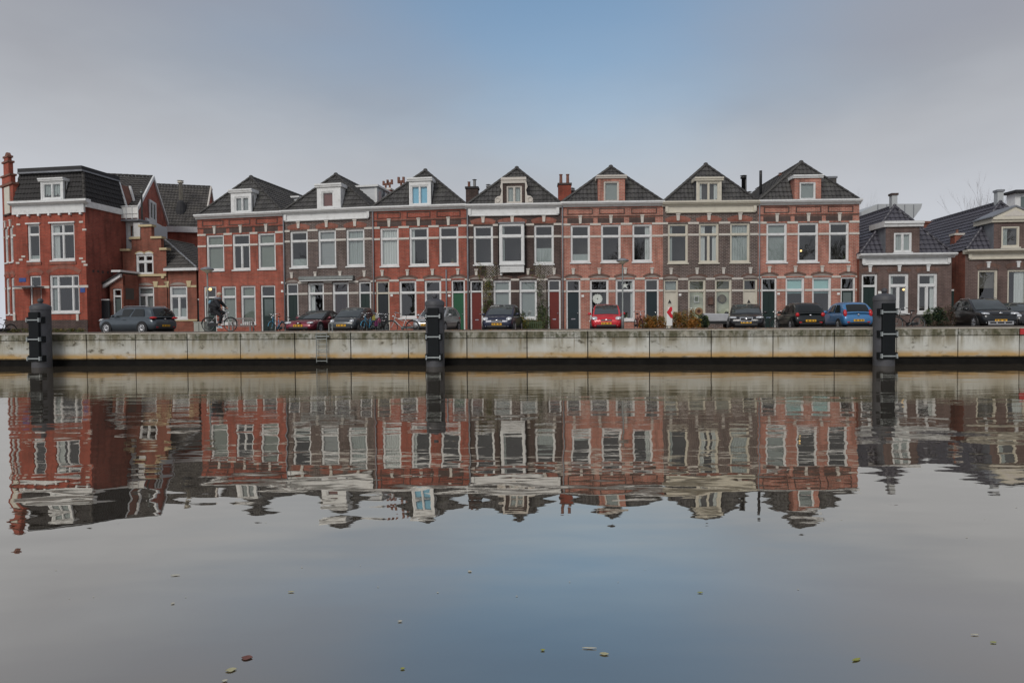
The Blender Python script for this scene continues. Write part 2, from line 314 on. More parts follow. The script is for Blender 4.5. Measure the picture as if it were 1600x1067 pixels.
tag(MB().box(-160, 160, -120, -1.2, -1, 1.3).build('near_bank', mat('near_bank_turf', (0.09,0.10,0.05), 0.9, 0.3, 0.5)), 'grassy near bank of the canal behind the viewer', kind='structure')
def opposite_trees():
    rn = random.Random(5); br, lf = MB(), MB()
    def grow(a, d, L, r, lv):
        b = a + d*L; br.tube(a, b, r, r*0.6, 4, False)
        if lv == 0: return
        for k in range(3):
            nd = (d + Vector((rn.uniform(-1,1)*0.6, rn.uniform(-1,1)*0.6, rn.uniform(-0.2,0.4)))).normalized(); grow(a + d*L*rn.uniform(0.5,1.0), nd, L*rn.uniform(0.58,0.82), r*0.62, lv-1)
    for k in range(13):
        x = -62 + k*10 + rn.uniform(-3,3); y = -22 + rn.uniform(-5,5); h = rn.uniform(11,16); br.tube((x,y,1.2),(x,y,h*0.45),0.28,0.2,7)
        for q in range(6): grow(Vector((x,y,h*rn.uniform(0.3,0.45))), Vector((rn.uniform(-0.7,0.7),rn.uniform(-0.7,0.7),1)).normalized(), h*0.24, 0.13, 4)
    o = br.build('opposite_bank_trees', mat('near_bank_bark', (0.05,0.042,0.035), 0.9, 0.2, 3.0), raw=True); tag(o, 'row of bare trees on the near bank, seen only as reflections in the windows', kind='stuff')
opposite_trees()
THW = math.atan(-0.0828)
QW = Matrix.Translation((0, 23.5, 0)) @ Matrix.Rotation(THW, 4, 'Z'); QWI = QW.inverted()
def wall_s(px, py=540):                          # pixel -> distance along the quay face
    d = ray(px, py); n = Vector((0.0828, 1, 0)); t = (23.5 - n.dot(Vector((EYE.x, EYE.y, 0)))) / n.dot(d)
    return (QWI @ (EYE + d * t)).x
mb = MB().face([(-160,-60,0),(160,-60,0),(160,40,0),(-160,40,0)])
tag(mb.build('water', M['water']), 'still dark canal water mirroring the houses', kind='structure')

def concrete_mat(name, upper):
    m, N, L, b = new_mat(name); b.inputs['Roughness'].default_value = 0.85; b.inputs['Specular IOR Level'].default_value = 0.3
    tc = N.new('ShaderNodeTexCoord'); oi = N.new('ShaderNodeObjectInfo')
    def noise(sc, det, stretch=(1,1,1), rough=0.6):
        mp = N.new('ShaderNodeMapping'); mp.inputs['Scale'].default_value = stretch; L.new(tc.outputs['Object'], mp.inputs[0])
        n = N.new('ShaderNodeTexNoise'); n.inputs['Scale'].default_value = sc; n.inputs['Detail'].default_value = det; n.inputs['Roughness'].default_value = rough; L.new(mp.outputs[0], n.inputs[0]); return n.outputs[0]
    def mrange(v, a, c, d=0.0, e=1.0):
        r = N.new('ShaderNodeMapRange'); r.inputs['From Min'].default_value = a; r.inputs['From Max'].default_value = c; r.inputs['To Min'].default_value = d; r.inputs['To Max'].default_value = e; L.new(v, r.inputs[0]); return r.outputs[0]
    def mix(f, a, col):
        x = N.new('ShaderNodeMix'); x.data_type = 'RGBA'; x.inputs['B'].default_value = (*col, 1); L.new(f, x.inputs['Factor']); L.new(a, x.inputs['A']); return x.outputs['Result']
    def op(o, a, c):
        x = N.new('ShaderNodeMath'); x.operation = o; L.new(a, x.inputs[0])
        if isinstance(c, float): x.inputs[1].default_value = c
        else: L.new(c, x.inputs[1])
        x.use_clamp = True; return x.outputs[0]
    sp = N.new('ShaderNodeSeparateXYZ'); L.new(tc.outputs['Object'], sp.inputs[0]); z = sp.outputs['Z']
    tone = mrange(oi.outputs['Random'], 0, 1, 0.82, 1.14)
    v = N.new('ShaderNodeVectorMath'); v.operation = 'SCALE'; v.inputs[0].default_value = (0.455, 0.462, 0.435); L.new(tone, v.inputs['Scale'])
    c = mix(op('MULTIPLY', mrange(noise(1.1, 6), 0.40, 0.66), 0.75), v.outputs[0], (0.34, 0.31, 0.235))
    streak = noise(1.0, 5, (3.2, 3.2, 0.5))
    if upper:
        c = mix(op('MULTIPLY', mrange(streak, 0.30, 0.58), 0.95), c, (0.105, 0.095, 0.060))
        c = mix(op('MULTIPLY', mrange(noise(5.0, 6), 0.48, 0.62), 0.85), c, (0.055, 0.058, 0.030))
    else:
        top = op('MULTIPLY', mrange(z, 0.62, 1.0), mrange(streak, 0.38, 0.58))
        c = mix(op('MULTIPLY', top, 0.9), c, (0.15, 0.135, 0.085))
        run = op('MULTIPLY', mrange(noise(1.0, 4, (5.0, 5.0, 0.25)), 0.55, 0.70), mrange(z, 0.30, 0.9))
        c = mix(op('MULTIPLY', run, 0.85), c, (0.17, 0.14, 0.085))
        spot = op('MULTIPLY', mrange(noise(2.3, 7, (1, 1, 1.8)), 0.56, 0.66), mrange(noise(0.6, 1), 0.46, 0.56))
        c = mix(op('MULTIPLY', spot, 0.85), c, (0.06, 0.05, 0.028))
        low = op('MULTIPLY', mrange(z, 0.52, 0.36), mrange(noise(1.5, 4, (1, 1, 3)), 0.2, 0.5))
        c = mix(op('MULTIPLY', low, 0.85), c, (0.42, 0.25, 0.07))
        edge = op('ADD', mrange(z, 0.315, 0.265), op('MULTIPLY', mrange(noise(3.0, 6), 0.5, 0.66), mrange(z, 0.36, 0.26)))
        c = mix(op('MULTIPLY', edge, 0.85), c, (0.035, 0.03, 0.018))
    L.new(c, b.inputs['Base Color'])
    bp = N.new('ShaderNodeBump'); bp.inputs['Strength'].default_value = 0.4; bp.inputs['Distance'].default_value = 0.02; L.new(noise(14, 6), bp.inputs['Height']); L.new(bp.outputs[0], b.inputs['Normal'])
    return m
M['concrete'] = concrete_mat('quay_concrete', False); M['concrete_top'] = concrete_mat('quay_concrete_mossy', True)
M['coping'] = mat('coping_stone', (0.45,0.42,0.35), 0.85, 0.2, 3.0, dirt=(0.16,0.14,0.09), dirt_amt=0.6, dirt_scale=4, bump=0.3, bscale=20)
M['wet'] = mat('wet_black_sheet_pile', (0.008,0.0075,0.007), 0.8, 0.4, 4.0, spec=0.1)
M['paver'] = brick_mat('quay_paver', (0.24,0.205,0.17), (0.19,0.165,0.14), (0.13,0.12,0.10), bw=0.3, bh=0.3, stain=(0.10,0.085,0.05), stain_amt=0.5, plane='xy')
M['klinker'] = brick_mat('street_klinker', (0.135,0.10,0.088), (0.11,0.085,0.075), (0.085,0.075,0.068), bw=0.2, bh=0.1, plane='xy')
qw = thing('quay_wall', 'stained pale concrete quay wall along the far side of the canal', 'wall', (0, 23.5, 0), THW)
jp = [135, 211.5, 292.5, 375.5, 460.5, 548, 638, 729.5, 823.5, 918.5, 1015, 1111.5, 1208, 1304, 1401, 1497, 1593]
ss = [wall_s(p) for p in jp]; step = (ss[-1] - ss[0]) / (len(ss) - 1)
ss = [ss[0] - step * k for k in range(12, 0, -1)] + ss + [ss[-1] + step * k for k in range(1, 13)]
rnd = random.Random(3)
for a, b_ in zip(ss[:-1], ss[1:]):
    j = rnd.uniform(-0.008, 0.008); g = 0.016
    o = MB().box(a + g, b_ - g, j, 0.25, 0.25, 0.985).build('wall_panel', M['concrete'], qw); bevel(o, 0.012)
    o = MB().box(a + g, b_ - g, j - 0.004, 0.25, 1.005, 1.225).build('upper_panel', M['concrete_top'], qw); bevel(o, 0.012)
    o = MB().box(a + 0.006, b_ - 0.006, -0.022 + j, 0.42, 1.228, QZ).build('coping_stone', M['coping'], qw); bevel(o, 0.01)
MB().box(ss[0], ss[-1], 0.06, 0.5, -1.5, 1.2).build('sheet_pile', M['wet'], qw)
s0, s1 = ss[0], ss[-1]
mb = MB(); mb.face([(s0,0.42,QZ-0.006),(s1,0.42,QZ-0.006),(s1,7.6,QZ-0.006),(s0,7.6,QZ-0.006)]); mb.face([(s0,7.6,QZ-0.006),(s1,7.6,QZ-0.006),(s1,8.4,GZ+0.004),(s0,8.4,GZ+0.004)])
tag(mb.build('quay_promenade', M['paver'], xf=QW), 'grey paved promenade along the top of the quay', kind='structure')
mb = MB().face([(-500,0.5,GZ),(500,0.5,GZ),(500,700,GZ),(-500,700,GZ)])
tag(mb.build('street', M['klinker'], xf=QW), 'brick paved street between the quay and the houses', kind='structure')

# mooring posts
M['post'] = mat('dark_grey_steel_post', (0.055,0.057,0.066), 0.6, 0.15, 2.5, dirt=(0.04,0.04,0.04), dirt_amt=0.5, dirt_scale=3)
M['fender'] = mat('black_rubber_fender', (0.006,0.008,0.010), 0.7, 0.2, 3.0, spec=0.2)
M['bracket'] = mat('zinc_bracket', (0.30,0.33,0.34), 0.5, 0.15, 5.0, metal=0.3)
def mooring_post(px, py_top, py_knob, label):
    Yp = 23.5 - 0.0828 * (wall_s(px) + 0) - 0.55
    p = at(px, 540, Yp); r = 0.335
    zt = at(px, py_top, Yp).z; zk = at(px, py_knob, Yp - 0.0).z
    t = thing('mooring_post', label, 'post', (p.x, p.y, 0), THW, 'mooring posts in front of the quay')
    o = MB().lathe([(r,-1.5),(r,zt-0.16),(r+0.015,zt-0.15),(r+0.015,zt-0.03),(r*0.9,zt+0.02),(r*0.6,zt+0.07),(0.08,zt+0.10),(0.055,zt+0.12)], n=32).build('tube', M['post'], t, smooth=True); autosmooth(o, 50)
    kr = (zk - zt - 0.10) / 2
    MB().ell((0,0,zt+0.10+kr), (kr*1.05,kr*1.05,kr), 16, 10).build('knob', M['post'], t, smooth=True)
    zb = 0.22; zf = zt - 0.24
    o = MB().box(-0.21, 0.21, -r-0.03, -r*0.6, zb, zf).build('fender', M['fender'], t); bevel(o, 0.03)
    n = 3
    for k in range(n):
        z = zb + 0.12 + (zf - 0.30 - zb - 0.12) * k / (n - 1)
        mb = MB().box(-0.225, 0.225, -r-0.065, -r-0.032, z-0.022, z+0.022)
        for sx in (-1, 1): mb.box(sx*0.245-0.02, sx*0.245+0.02, -r-0.08, -r+0.02, z-0.075, z+0.075)
        mb.build('clamp_bar', M['bracket'], t)
        for sx in (-1, 1):
            o = MB().box(sx*0.265-0.04, sx*0.265+0.04, -r+0.022, -r*0.3, z-0.12, z+0.12).build('clamp_block', M['fender'], t)
mooring_post(65, 478, 466, 'grey mooring post standing furthest from the parked red hatchback, at the far left')
mooring_post(680, 471, 459, 'grey mooring post in front of the silver car and green door')
mooring_post(1381, 463, 450, 'grey mooring post beside the light blue hatchback')
# quay ladder
lx = wall_s(504); t = thing('quay_ladder', 'galvanised steel ladder fixed to the quay wall with a hand rail on top', 'ladder', tuple(QW @ Vector((lx, 0, 0))), THW)
for sx in (-0.2, 0.2): MB().tube((sx,-0.10,0.12),(sx,-0.10,1.22),0.018,n=8).build('stile', M['steel'], t)
for k in range(6): MB().tube((-0.2,-0.10,0.18+0.205*k),(0.2,-0.10,0.18+0.205*k),0.016,n=8).build('rung', M['steel'], t)
MB().box(-0.24,0.30,-0.13,0.03,1.08,1.13).build('bracket', M['steel'], t)
MB().path([(0.20,0.15,1.0),(0.20,0.15,1.56),(0.23,0.15,1.60),(0.30,0.15,1.60),(0.33,0.15,1.56),(0.33,0.15,1.0)],0.022,8).build('hand_rail', M['steel'], t)
# red-and-white edge of a waterway sign on the quay face at the far right
x = wall_s(1603); t = tag(MB().box(x-0.22, x+0.25, -0.05, -0.02, 1.02, 1.22).build('quay_sign', mat('red_sign_paint', (0.42,0.03,0.03), 0.4), xf=QW), 'small red sign on the quay wall at the far right edge', 'sign')
# ------------------------------------------------------------------ houses
class House:
    def __init__(s, name, label, A, B, group=None, cat='house'):
        s.A = Vector((A[0], A[1], GZ)); d = Vector((B[0]-A[0], B[1]-A[1])); s.w = d.length; s.th = math.atan2(d.y, d.x)
        s.o = thing(name, label, cat, s.A, s.th, group); s.xf = None
        s.mi = (Matrix.Translation(s.A) @ Matrix.Rotation(s.th, 4, 'Z')).inverted()
    def loc(s, px, py, yo=0.0):                  # pixel -> (x, z) on the plane y = yo of the house
        e = s.mi @ EYE; d = s.mi.to_3x3() @ ray(px, py); t = (yo - e.y) / d.y; p = e + d * t; return p.x, p.z
    def lx(s, px, py=450, yo=0.0): return s.loc(px, py, yo)[0]
    def lz(s, px, py, yo=0.0): return s.loc(px, py, yo)[1]
    def part(s, mb, name, m, smooth=False): return mb.build(name, m, s.o, s.xf, smooth)
def wall_holes(x0, x1, z0, z1, holes, y=0.0, rev=0.20, mb=None):
    mb = mb or MB(); xs = sorted({x0, x1, *[h[0] for h in holes], *[h[1] for h in holes]}); zs = sorted({z0, z1, *[h[2] for h in holes], *[h[3] for h in holes]})
    xs = [x for x in xs if x0 <= x <= x1]; zs = [z for z in zs if z0 <= z <= z1]
    for i in range(len(xs)-1):
        for j in range(len(zs)-1):
            cx, cz = (xs[i]+xs[i+1])/2, (zs[j]+zs[j+1])/2
            if any(h[0] < cx < h[1] and h[2] < cz < h[3] for h in holes): continue
            mb.face([(xs[i],y,zs[j]),(xs[i+1],y,zs[j]),(xs[i+1],y,zs[j+1]),(xs[i],y,zs[j+1])])
    for a, b, c, d in holes:
        mb.face([(a,y,c),(a,y,d),(a,y+rev,d),(a,y+rev,c)]); mb.face([(b,y,d),(b,y,c),(b,y+rev,c),(b,y+rev,d)])
        mb.face([(a,y,d),(b,y,d),(b,y+rev,d),(a,y+rev,d)]); mb.face([(b,y,c),(a,y,c),(a,y+rev,c),(b,y+rev,c)])
    return mb
def drape(x0, x1, z0, z1, y, amp=0.03, per=0.13):
    mb = MB(); n = max(4, int((x1-x0)/per*4)); pr = None
    for i in range(n+1):
        x = x0 + (x1-x0)*i/n; yy = y + amp*math.sin(2*math.pi*(x-x0)/per) + 0.3*amp*math.sin(17*x)
        if pr: mb.face([(pr[0],pr[1],z0),(x,yy,z0),(x,yy,z1),(pr[0],pr[1],z1)])
        pr = (x, yy)
    return mb
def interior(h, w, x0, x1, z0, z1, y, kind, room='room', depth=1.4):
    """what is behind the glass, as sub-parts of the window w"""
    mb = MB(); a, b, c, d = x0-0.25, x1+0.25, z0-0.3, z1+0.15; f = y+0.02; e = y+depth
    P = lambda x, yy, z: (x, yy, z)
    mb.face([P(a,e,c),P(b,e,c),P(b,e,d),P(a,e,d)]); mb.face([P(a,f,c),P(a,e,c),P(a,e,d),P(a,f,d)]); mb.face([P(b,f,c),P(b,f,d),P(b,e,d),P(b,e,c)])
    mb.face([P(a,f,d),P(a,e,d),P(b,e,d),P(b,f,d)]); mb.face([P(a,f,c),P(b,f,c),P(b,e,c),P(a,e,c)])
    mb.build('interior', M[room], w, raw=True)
    W = x1-x0; H = z1-z0; yb = y+0.05
    for k in (kind if isinstance(kind, (list, tuple)) else [kind]):
        if not k or k == 'dark': continue
        nm, _, arg = k.partition(':')
        if nm == 'left': drape(x0-0.05, x0+W*float(arg or 0.3), z0-0.05, z1+0.05, yb).build('curtain', M['curtain'], w, raw=True)
        elif nm == 'right': drape(x1-W*float(arg or 0.3), x1+0.05, z0-0.05, z1+0.05, yb).build('curtain', M['curtain'], w, raw=True)
        elif nm == 'netleft': drape(x0-0.05, x0+W*float(arg or 0.3), z0-0.05, z1+0.05, yb).build('curtain', M['net'], w, raw=True)
        elif nm == 'full': drape(x0-0.05, x1+0.05, z0-0.05, z1+0.05, yb, 0.025, 0.16).build('curtain', M[arg or 'curtain'], w, raw=True)
        elif nm == 'low': drape(x0-0.05, x1+0.05, z0-0.05, z0+H*float(arg or 0.3), yb-0.03, 0.015, 0.1).build('curtain', M['net'], w, raw=True)
        elif nm == 'half': MB().box(x0-0.05, x1+0.05, yb, yb+0.01, z1-H*0.38, z1+0.05).build('blind', M[arg], w)
        else: MB().box(x0-0.05, x1+0.05, yb, yb+0.01, z0-0.05, z1+0.05).build('blind', M[nm], w)
def window(h, x0, x1, z0, z1, trans=None, mull=(), umull=(), y=0.0, rec=0.07, fw=0.10, m='white', kind='dark', room='room', sill=True, light=None, depth=1.4, inner=True, label=None, gap=0.06):
    """frame part with panes, sill and interior as sub-parts. trans: transom height; mull/umull: mullion positions 0..1"""
    ya, yb = y+rec, y+rec+0.09; mb = MB()
    mb.box(x0,x0+fw,ya,yb,z0,z1).box(x1-fw,x1,ya,yb,z0,z1).box(x0+fw,x1-fw,ya,yb,z1-fw,z1).box(x0+fw,x1-fw,ya,yb,z0,z0+fw)
    rows = [(z0+fw, z1-fw, mull)]
    if trans is not None:
        mb.box(x0+fw, x1-fw, ya-0.02, yb, trans-fw*0.55, trans+fw*0.55); rows = [(z0+fw, trans-fw*0.55, mull), (trans+fw*0.55, z1-fw, umull)]
    panes = []
    for a, b, ml in rows:
        xs = [x0+fw] + [x0+(x1-x0)*k for k in ml] + [x1-fw]; mw = fw*0.45
        for q in xs[1:-1]: mb.box(q-mw, q+mw, ya-0.004, yb, a, b)
        for i in range(len(xs)-1):
            l = xs[i] + (mw if i else 0); r = xs[i+1] - (mw if i < len(xs)-2 else 0); panes.append((l, r, a, b))
    w = h.part(mb, 'window', M[m])
    if label: w['label'] = label
    # slim sash round each pane, then the pane
    for l, r, a, b in panes:
        sw = 0.035; s_ = MB().box(l,l+sw,ya+0.03,yb-0.005,a,b).box(r-sw,r,ya+0.03,yb-0.005,a,b).box(l+sw,r-sw,ya+0.03,yb-0.005,b-sw,b).box(l+sw,r-sw,ya+0.03,yb-0.005,a,a+sw)
        s_.build('sash', M[m], w)
        MB().box(l+sw-0.004, r-sw+0.004, yb-0.035, yb-0.029, a+sw-0.004, b-sw+0.004).build('pane', M['glass'], w)
    if sill: bevel(MB().box(x0-0.05, x1+0.05, y-0.07, y+rec+0.005, z0-0.09, z0-0.002).build('sill', M[m], w), 0.008)
    if inner: interior(h, w, x0+fw, x1-fw, z0+fw, z1-fw, yb, kind, room, depth)
    return w
def door(h, x0, x1, z1, trans, m, frame='white', y=0.0, z0=0.10, style='panel', glass_top=0, kind='dark', fw=0.10, light=True, rec=0.10):
    ya = y+rec; dz = trans-fw*0.5; lf, rf = x0+fw, x1-fw
    mb = MB().box(lf, rf, ya+0.02, ya+0.07, z0+0.02, dz)
    W = rf-lf
    if style == 'planks':
        for k in range(6): mb.box(lf+W*k/6+0.008, lf+W*(k+1)/6-0.008, ya+0.010, ya+0.02, z0+0.05, dz-0.03)
    elif style == 'panel':
        for a, b in ((0.10, 0.34), (0.40, 0.93)):
            for c, d in ((0.10, 0.47), (0.53, 0.90)): mb.box(lf+W*c, lf+W*d, ya+0.006, ya+0.02, z0+(dz-z0)*a, z0+(dz-z0)*b)
    elif style == 'low': mb.box(lf+W*0.12, rf-W*0.12, ya+0.006, ya+0.02, z0+(dz-z0)*0.08, z0+(dz-z0)*0.36)
    d = h.part(mb, 'door', M[m])
    f = MB().box(x0,lf,ya-0.03,ya+0.09,z0,z1).box(rf,x1,ya-0.03,ya+0.09,z0,z1)
    if light:
        f.box(lf,rf,ya-0.03,ya+0.09,z1-fw,z1).box(lf,rf,ya-0.04,ya+0.09,trans-fw*0.5,trans+fw*0.6)
        f.build('door_frame', M[frame], d)
        MB().box(lf,rf,ya+0.03,ya+0.036,trans+fw*0.6,z1-fw).build('fanlight_pane', M['glass'], d); interior(h, d, lf, rf, trans+fw, z1-fw, ya+0.09, kind, 'room', 0.8)
    else:
        f.box(lf,rf,ya-0.03,ya+0.09,trans-fw*0.5,z1); f.build('door_frame', M[frame], d)
    if glass_top:
        zz = z0+(dz-z0)*(1-glass_top); MB().box(lf+W*0.14, rf-W*0.14, ya+0.004, ya+0.019, zz, dz-0.12).build('door_pane', M['door_glass'], d)
    MB().tube((rf-0.09, ya-0.035, z0+1.02),(rf-0.09, ya+0.02, z0+1.02),0.022,n=8).ell((rf-0.09,ya-0.04,z0+1.02),(0.035,0.03,0.035),8,6).build('handle', M['chrome'], d)
    MB().box(lf+W*0.32, lf+W*0.68, ya-0.002, ya+0.018, z0+0.62, z0+0.68).build('letter_slot', M['chrome'], d)
    MB().box(x0-0.02, x1+0.02, y-0.25, ya+0.02, 0.02, z0).build('step', M['stone'], d)
    return d
M['door_glass'] = mat('frosted_door_glass', (0.10,0.13,0.125), 0.15, 0.1, 2.0, spec=0.8)
def keystone(h, x, z0, z1, w=0.17, y=0.0, m='stone'):
    mb = MB().prism([(x-w*0.36,z0),(x+w*0.36,z0),(x+w*0.5,z1-0.07),(x-w*0.5,z1-0.07)], y-0.07, y+0.02).box(x-w*0.62, x+w*0.62, y-0.10, y+0.02, z1-0.068, z1)
    return h.part(mb, 'keystone', M[m])
def arch(h, x0, x1, z, rise, th, m, y=0.0, fill=None, proud=0.02, n=10, ext=0.0):
    xa, xb = x0-ext, x1+ext; c = (xa+xb)/2; hw = (xb-xa)/2; Rr = (hw*hw+rise*rise)/(2*rise); zc = z+rise-Rr; a = math.asin(min(1, hw/Rr))
    inn = [(c+Rr*math.sin(-a+2*a*i/n), zc+Rr*math.cos(-a+2*a*i/n)) for i in range(n+1)]; R2 = Rr+th
    out = [(c+R2*math.sin(-a+2*a*i/n), zc+R2*math.cos(-a+2*a*i/n)) for i in range(n+1)]
    mb = MB()
    for i in range(n): mb.prism([inn[i],inn[i+1],out[i+1],out[i]], y-proud, y+0.02)
    o = h.part(mb, 'arch', M[m])
    if fill: h.part(MB().prism([(xa,z)] + inn[1:-1] + [(xb,z)], y-0.008, y+0.02), 'tympanum', M[fill])
    return o
def bands(h, w, holes, z, th=0.13, m='stone', y=0.0, x0=0.0, proud=0.035):
    cur = x0
    for a, b in sorted(holes) + [(w, w)]:
        if a - cur > 0.08: h.part(MB().box(cur+0.002, a-0.002, y-proud, y+0.02, z-th/2, z+th/2), 'stone_band', M[m])
        cur = b
# ---- tiled slopes
def tile_slope(h, O, U, V, poly, m, tw=0.25, tl=0.34, name='roof_tiles'):
    """real pantile courses over the polygon poly (u, v) of the plane O + u U + v V"""
    O, U, V = Vector(O), Vector(U).normalized(), Vector(V).normalized(); Nn = U.cross(V).normalized()
    if Nn.z < 0: Nn = -Nn
    def rng(v):
        xs = []
        for i in range(len(poly)):
            (a, b), (c, d) = poly[i], poly[(i+1) % len(poly)]
            if (b <= v <= d) or (d <= v <= b):
                if abs(d-b) < 1e-9: xs += [a, c]
                else: xs.append(a + (c-a)*(v-b)/(d-b))
        return (min(xs), max(xs)) if xs else None
    v0, v1 = min(p[1] for p in poly), max(p[1] for p in poly); mb = MB(); v = v0; rn = random.Random(11)
    while v < v1 - 1e-3:
        w = min(v+tl, v1); a, b = rng(v+1e-5), rng(w-1e-5)
        if a and b:
            lo, hi = min(a[0], b[0]), max(a[1], b[1]); st = tw/4; n = max(1, int(math.ceil((hi-lo)/st))); k = len(mb.v); jit = rn.uniform(-0.004, 0.004)
            for i in range(n+1):
                u = lo + min(i*st, hi-lo); wv = 0.028*math.sin(2*math.pi*u/tw) + jit
                ul, uu = min(max(u, a[0]), a[1]), min(max(u, b[0]), b[1])
                mb.v.append(tuple(O + U*ul + V*v + Nn*0.012)); mb.v.append(tuple(O + U*ul + V*(v-0.02) + Nn*(0.080+wv))); mb.v.append(tuple(O + U*uu + V*w + Nn*(0.030+wv)))
            for i in range(n):
                q = k+3*i; mb.f.append((q,q+3,q+4,q+1)); mb.f.append((q+1,q+4,q+5,q+2))
        v = w
    o = mb.build(name, M[m], h.o, h.xf, raw=True); o['kind'] = 'stuff'
    return o
RIDGE = {}
def ridge_tiles(h, a, b, m, step=0.36, r=0.10, name='ridge_tile'):
    a, b = Vector(a), Vector(b); L = (b-a).length; n = max(1, int(L/step)); st = L/n; key = (m, round(r, 3), round(st, 2))
    if key not in RIDGE:
        mb = MB(); k = 8
        for x, rr in ((0.0, r), (st*1.06, r*0.86)):
            for i in range(k+1):
                t = math.pi*(-0.08 + 1.16*i/k); mb.v.append((x, rr*math.cos(t), rr*math.sin(t)))
        for i in range(k): mb.f.append((i, i+1, k+2+i, k+1+i))
        for i in range(k+1): mb.v.append((0.0, mb.v[i][1]*0.8, mb.v[i][2]*0.8))
        for i in range(k): mb.f.append((i, 2*(k+1)+i, 2*(k+1)+i+1, i+1))
        RIDGE[key] = mb.raw('ridge_tile', True); RIDGE[key].materials.append(M[m])
    d = (b-a).normalized(); side = Vector((0,0,1)).cross(d).normalized(); up = d.cross(side)
    rot = Matrix((d, side, up)).transposed().to_4x4()
    for i in range(n):
        xf = Matrix.Translation(a + d*(st*i)) @ rot
        put(name, RIDGE[key], None, h.o, (h.xf @ xf) if h.xf else xf)
def hip_roof(h, w, dep, ze, ax, zr, yo, m='tile', over=0.05, y0=0.0, ridge=True, tw=0.25, tl=0.34, x0=0.0, full_ridge=True):
    """front hip from the eave (y0) to the apex (ax, yo, zr), ridge running back to dep"""
    A, B, P, Q = Vector((x0,y0,ze)), Vector((w,y0,ze)), Vector((ax,yo,zr)), Vector((ax,dep,zr))
    mb = MB().face([A,B,P]).face([B,(w,dep,ze),Q,P]).face([(x0,dep,ze),A,P,Q]).face([(w,dep,ze),(x0,dep,ze),Q])
    h.part(mb, 'roof', M['bitumen'])
    V = Vector((0, yo-y0, zr-ze)); L = V.length
    tile_slope(h, A, (1,0,0), V, [(0,0),(w-x0,0),(ax-x0,L)], m, tw, tl)
    V = Vector((ax-w, 0, zr-ze)); L = V.length
    tile_slope(h, B, (0,1,0), V, [(0,0),(dep-y0,0),(dep-y0,L),(yo-y0,L)], m, tw, tl)
    V = Vector((ax-x0, 0, zr-ze)); L = V.length
    tile_slope(h, A, (0,1,0), V, [(0,0),(dep-y0,0),(dep-y0,L),(yo-y0,L)], m, tw, tl)
    if ridge:
        e = Vector((0,-0.02,0.06)); ridge_tiles(h, A+e, P+e, m); ridge_tiles(h, B+e, P+e, m)
        e = Vector((0,0,0.06))
        if full_ridge: ridge_tiles(h, P+e, Q+e, m, 0.4)
        h.part(MB().ell((P.x,P.y,P.z+0.08),(0.15,0.15,0.12),10,6), 'ridge_cap', M[m], True)
def dormer(h, x0, x1, z0, z1, yf, back, m='white', cap='white', cap_h=0.16, over=0.14, panes=2, wx=None, wz=None, kind='dark', fw=0.07, room='room', cheek=None, taper=0.0):
    wx = wx or (x0+0.12, x1-0.12); wz = wz or (z0+0.12, z1-0.14)
    mb = wall_holes(x0, x1, z0, z1, [(wx[0], wx[1], wz[0], wz[1])], yf, 0.1)
    d = h.part(mb, 'dormer', M[m])
    ck = MB()
    for x, s_ in ((x0, -1), (x1, 1)): ck.face([(x,yf,z0),(x+s_*taper,back,z0),(x+s_*taper,back,z1),(x,yf,z1)])
    ck.face([(x0,yf,z1-0.001),(x1,yf,z1-0.001),(x1+taper,back,z1-0.001),(x0-taper,back,z1-0.001)])
    ck.build('cheek', M[cheek or m], d, raw=True)
    pr = [(yf+0.02,z1),(yf-over*0.55,z1),(yf-over*0.7,z1+cap_h*0.45),(yf-over,z1+cap_h*0.55),(yf-over,z1+cap_h),(back,z1+cap_h),(back,z1)]
    MB().profile(pr, x0-over*0.8-taper, x1+over*0.8+taper).build('cap', M[cap], d)
    window(h, wx[0], wx[1], wz[0], wz[1], mull=(0.5,) if panes == 2 else (), y=yf, rec=0.03, fw=fw, m=cap if m.startswith('brick') else ('white' if m == 'siding' else m), kind=kind, room=room, sill=True, depth=0.11)
    return d
def chimney(h, x, y, z0, z1, w, d, m='brick_red', pots=(), cap='stone'):
    c = h.part(MB().box(x-w/2, x+w/2, y-d/2, y+d/2, z0, z1), 'chimney', M[m])
    MB().box(x-w/2-0.05, x+w/2+0.05, y-d/2-0.05, y+d/2+0.05, z1-0.10, z1+0.03).build('cap', M[cap], c)
    for dx, ph, r, kind in pots:
        mb = MB()
        if kind == 'pot': mb.lathe([(r*1.1,z1+0.03),(r,z1+0.1),(r*0.85,z1+ph*0.9),(r*1.1,z1+ph*0.92),(r*1.1,z1+ph)], (x+dx,y,0), 12)
        elif kind == 'pipe': mb.lathe([(r,z1),(r,z1+ph*0.86),(r*0.5,z1+ph*0.87),(r*0.5,z1+ph*0.92),(r*1.7,z1+ph*0.92),(r*0.4,z1+ph)], (x+dx,y,0), 12)
        elif kind == 'tee':
            mb.lathe([(r,z1),(r,z1+ph*0.7)], (x+dx,y,0), 10)
            mb.box(x+dx-r*2.2, x+dx+r*2.2, y-r, y+r, z1+ph*0.55, z1+ph*0.72)
            for s_ in (-1, 1): mb.box(x+dx+s_*r*2.2-r*0.9, x+dx+s_*r*2.2+r*0.9, y-r, y+r, z1+ph*0.5, z1+ph)
        mb.build('chimney_pot', M['pot' if kind != 'pipe' else 'pipe'], c)
    return c
def flue(h, x, y, z0, z1, r=0.07, m='pipe', cowl=True):
    prof = [(r,z0),(r,z1-0.25)] + ([(r*1.6,z1-0.24),(r*1.6,z1-0.12),(r*0.7,z1-0.11),(r*0.7,z1-0.05),(r*1.9,z1-0.04),(r*0.5,z1)] if cowl else [(r,z1)])
    return h.part(MB().lathe(prof, (x,y,0), 12), 'flue_pipe', M[m], True)
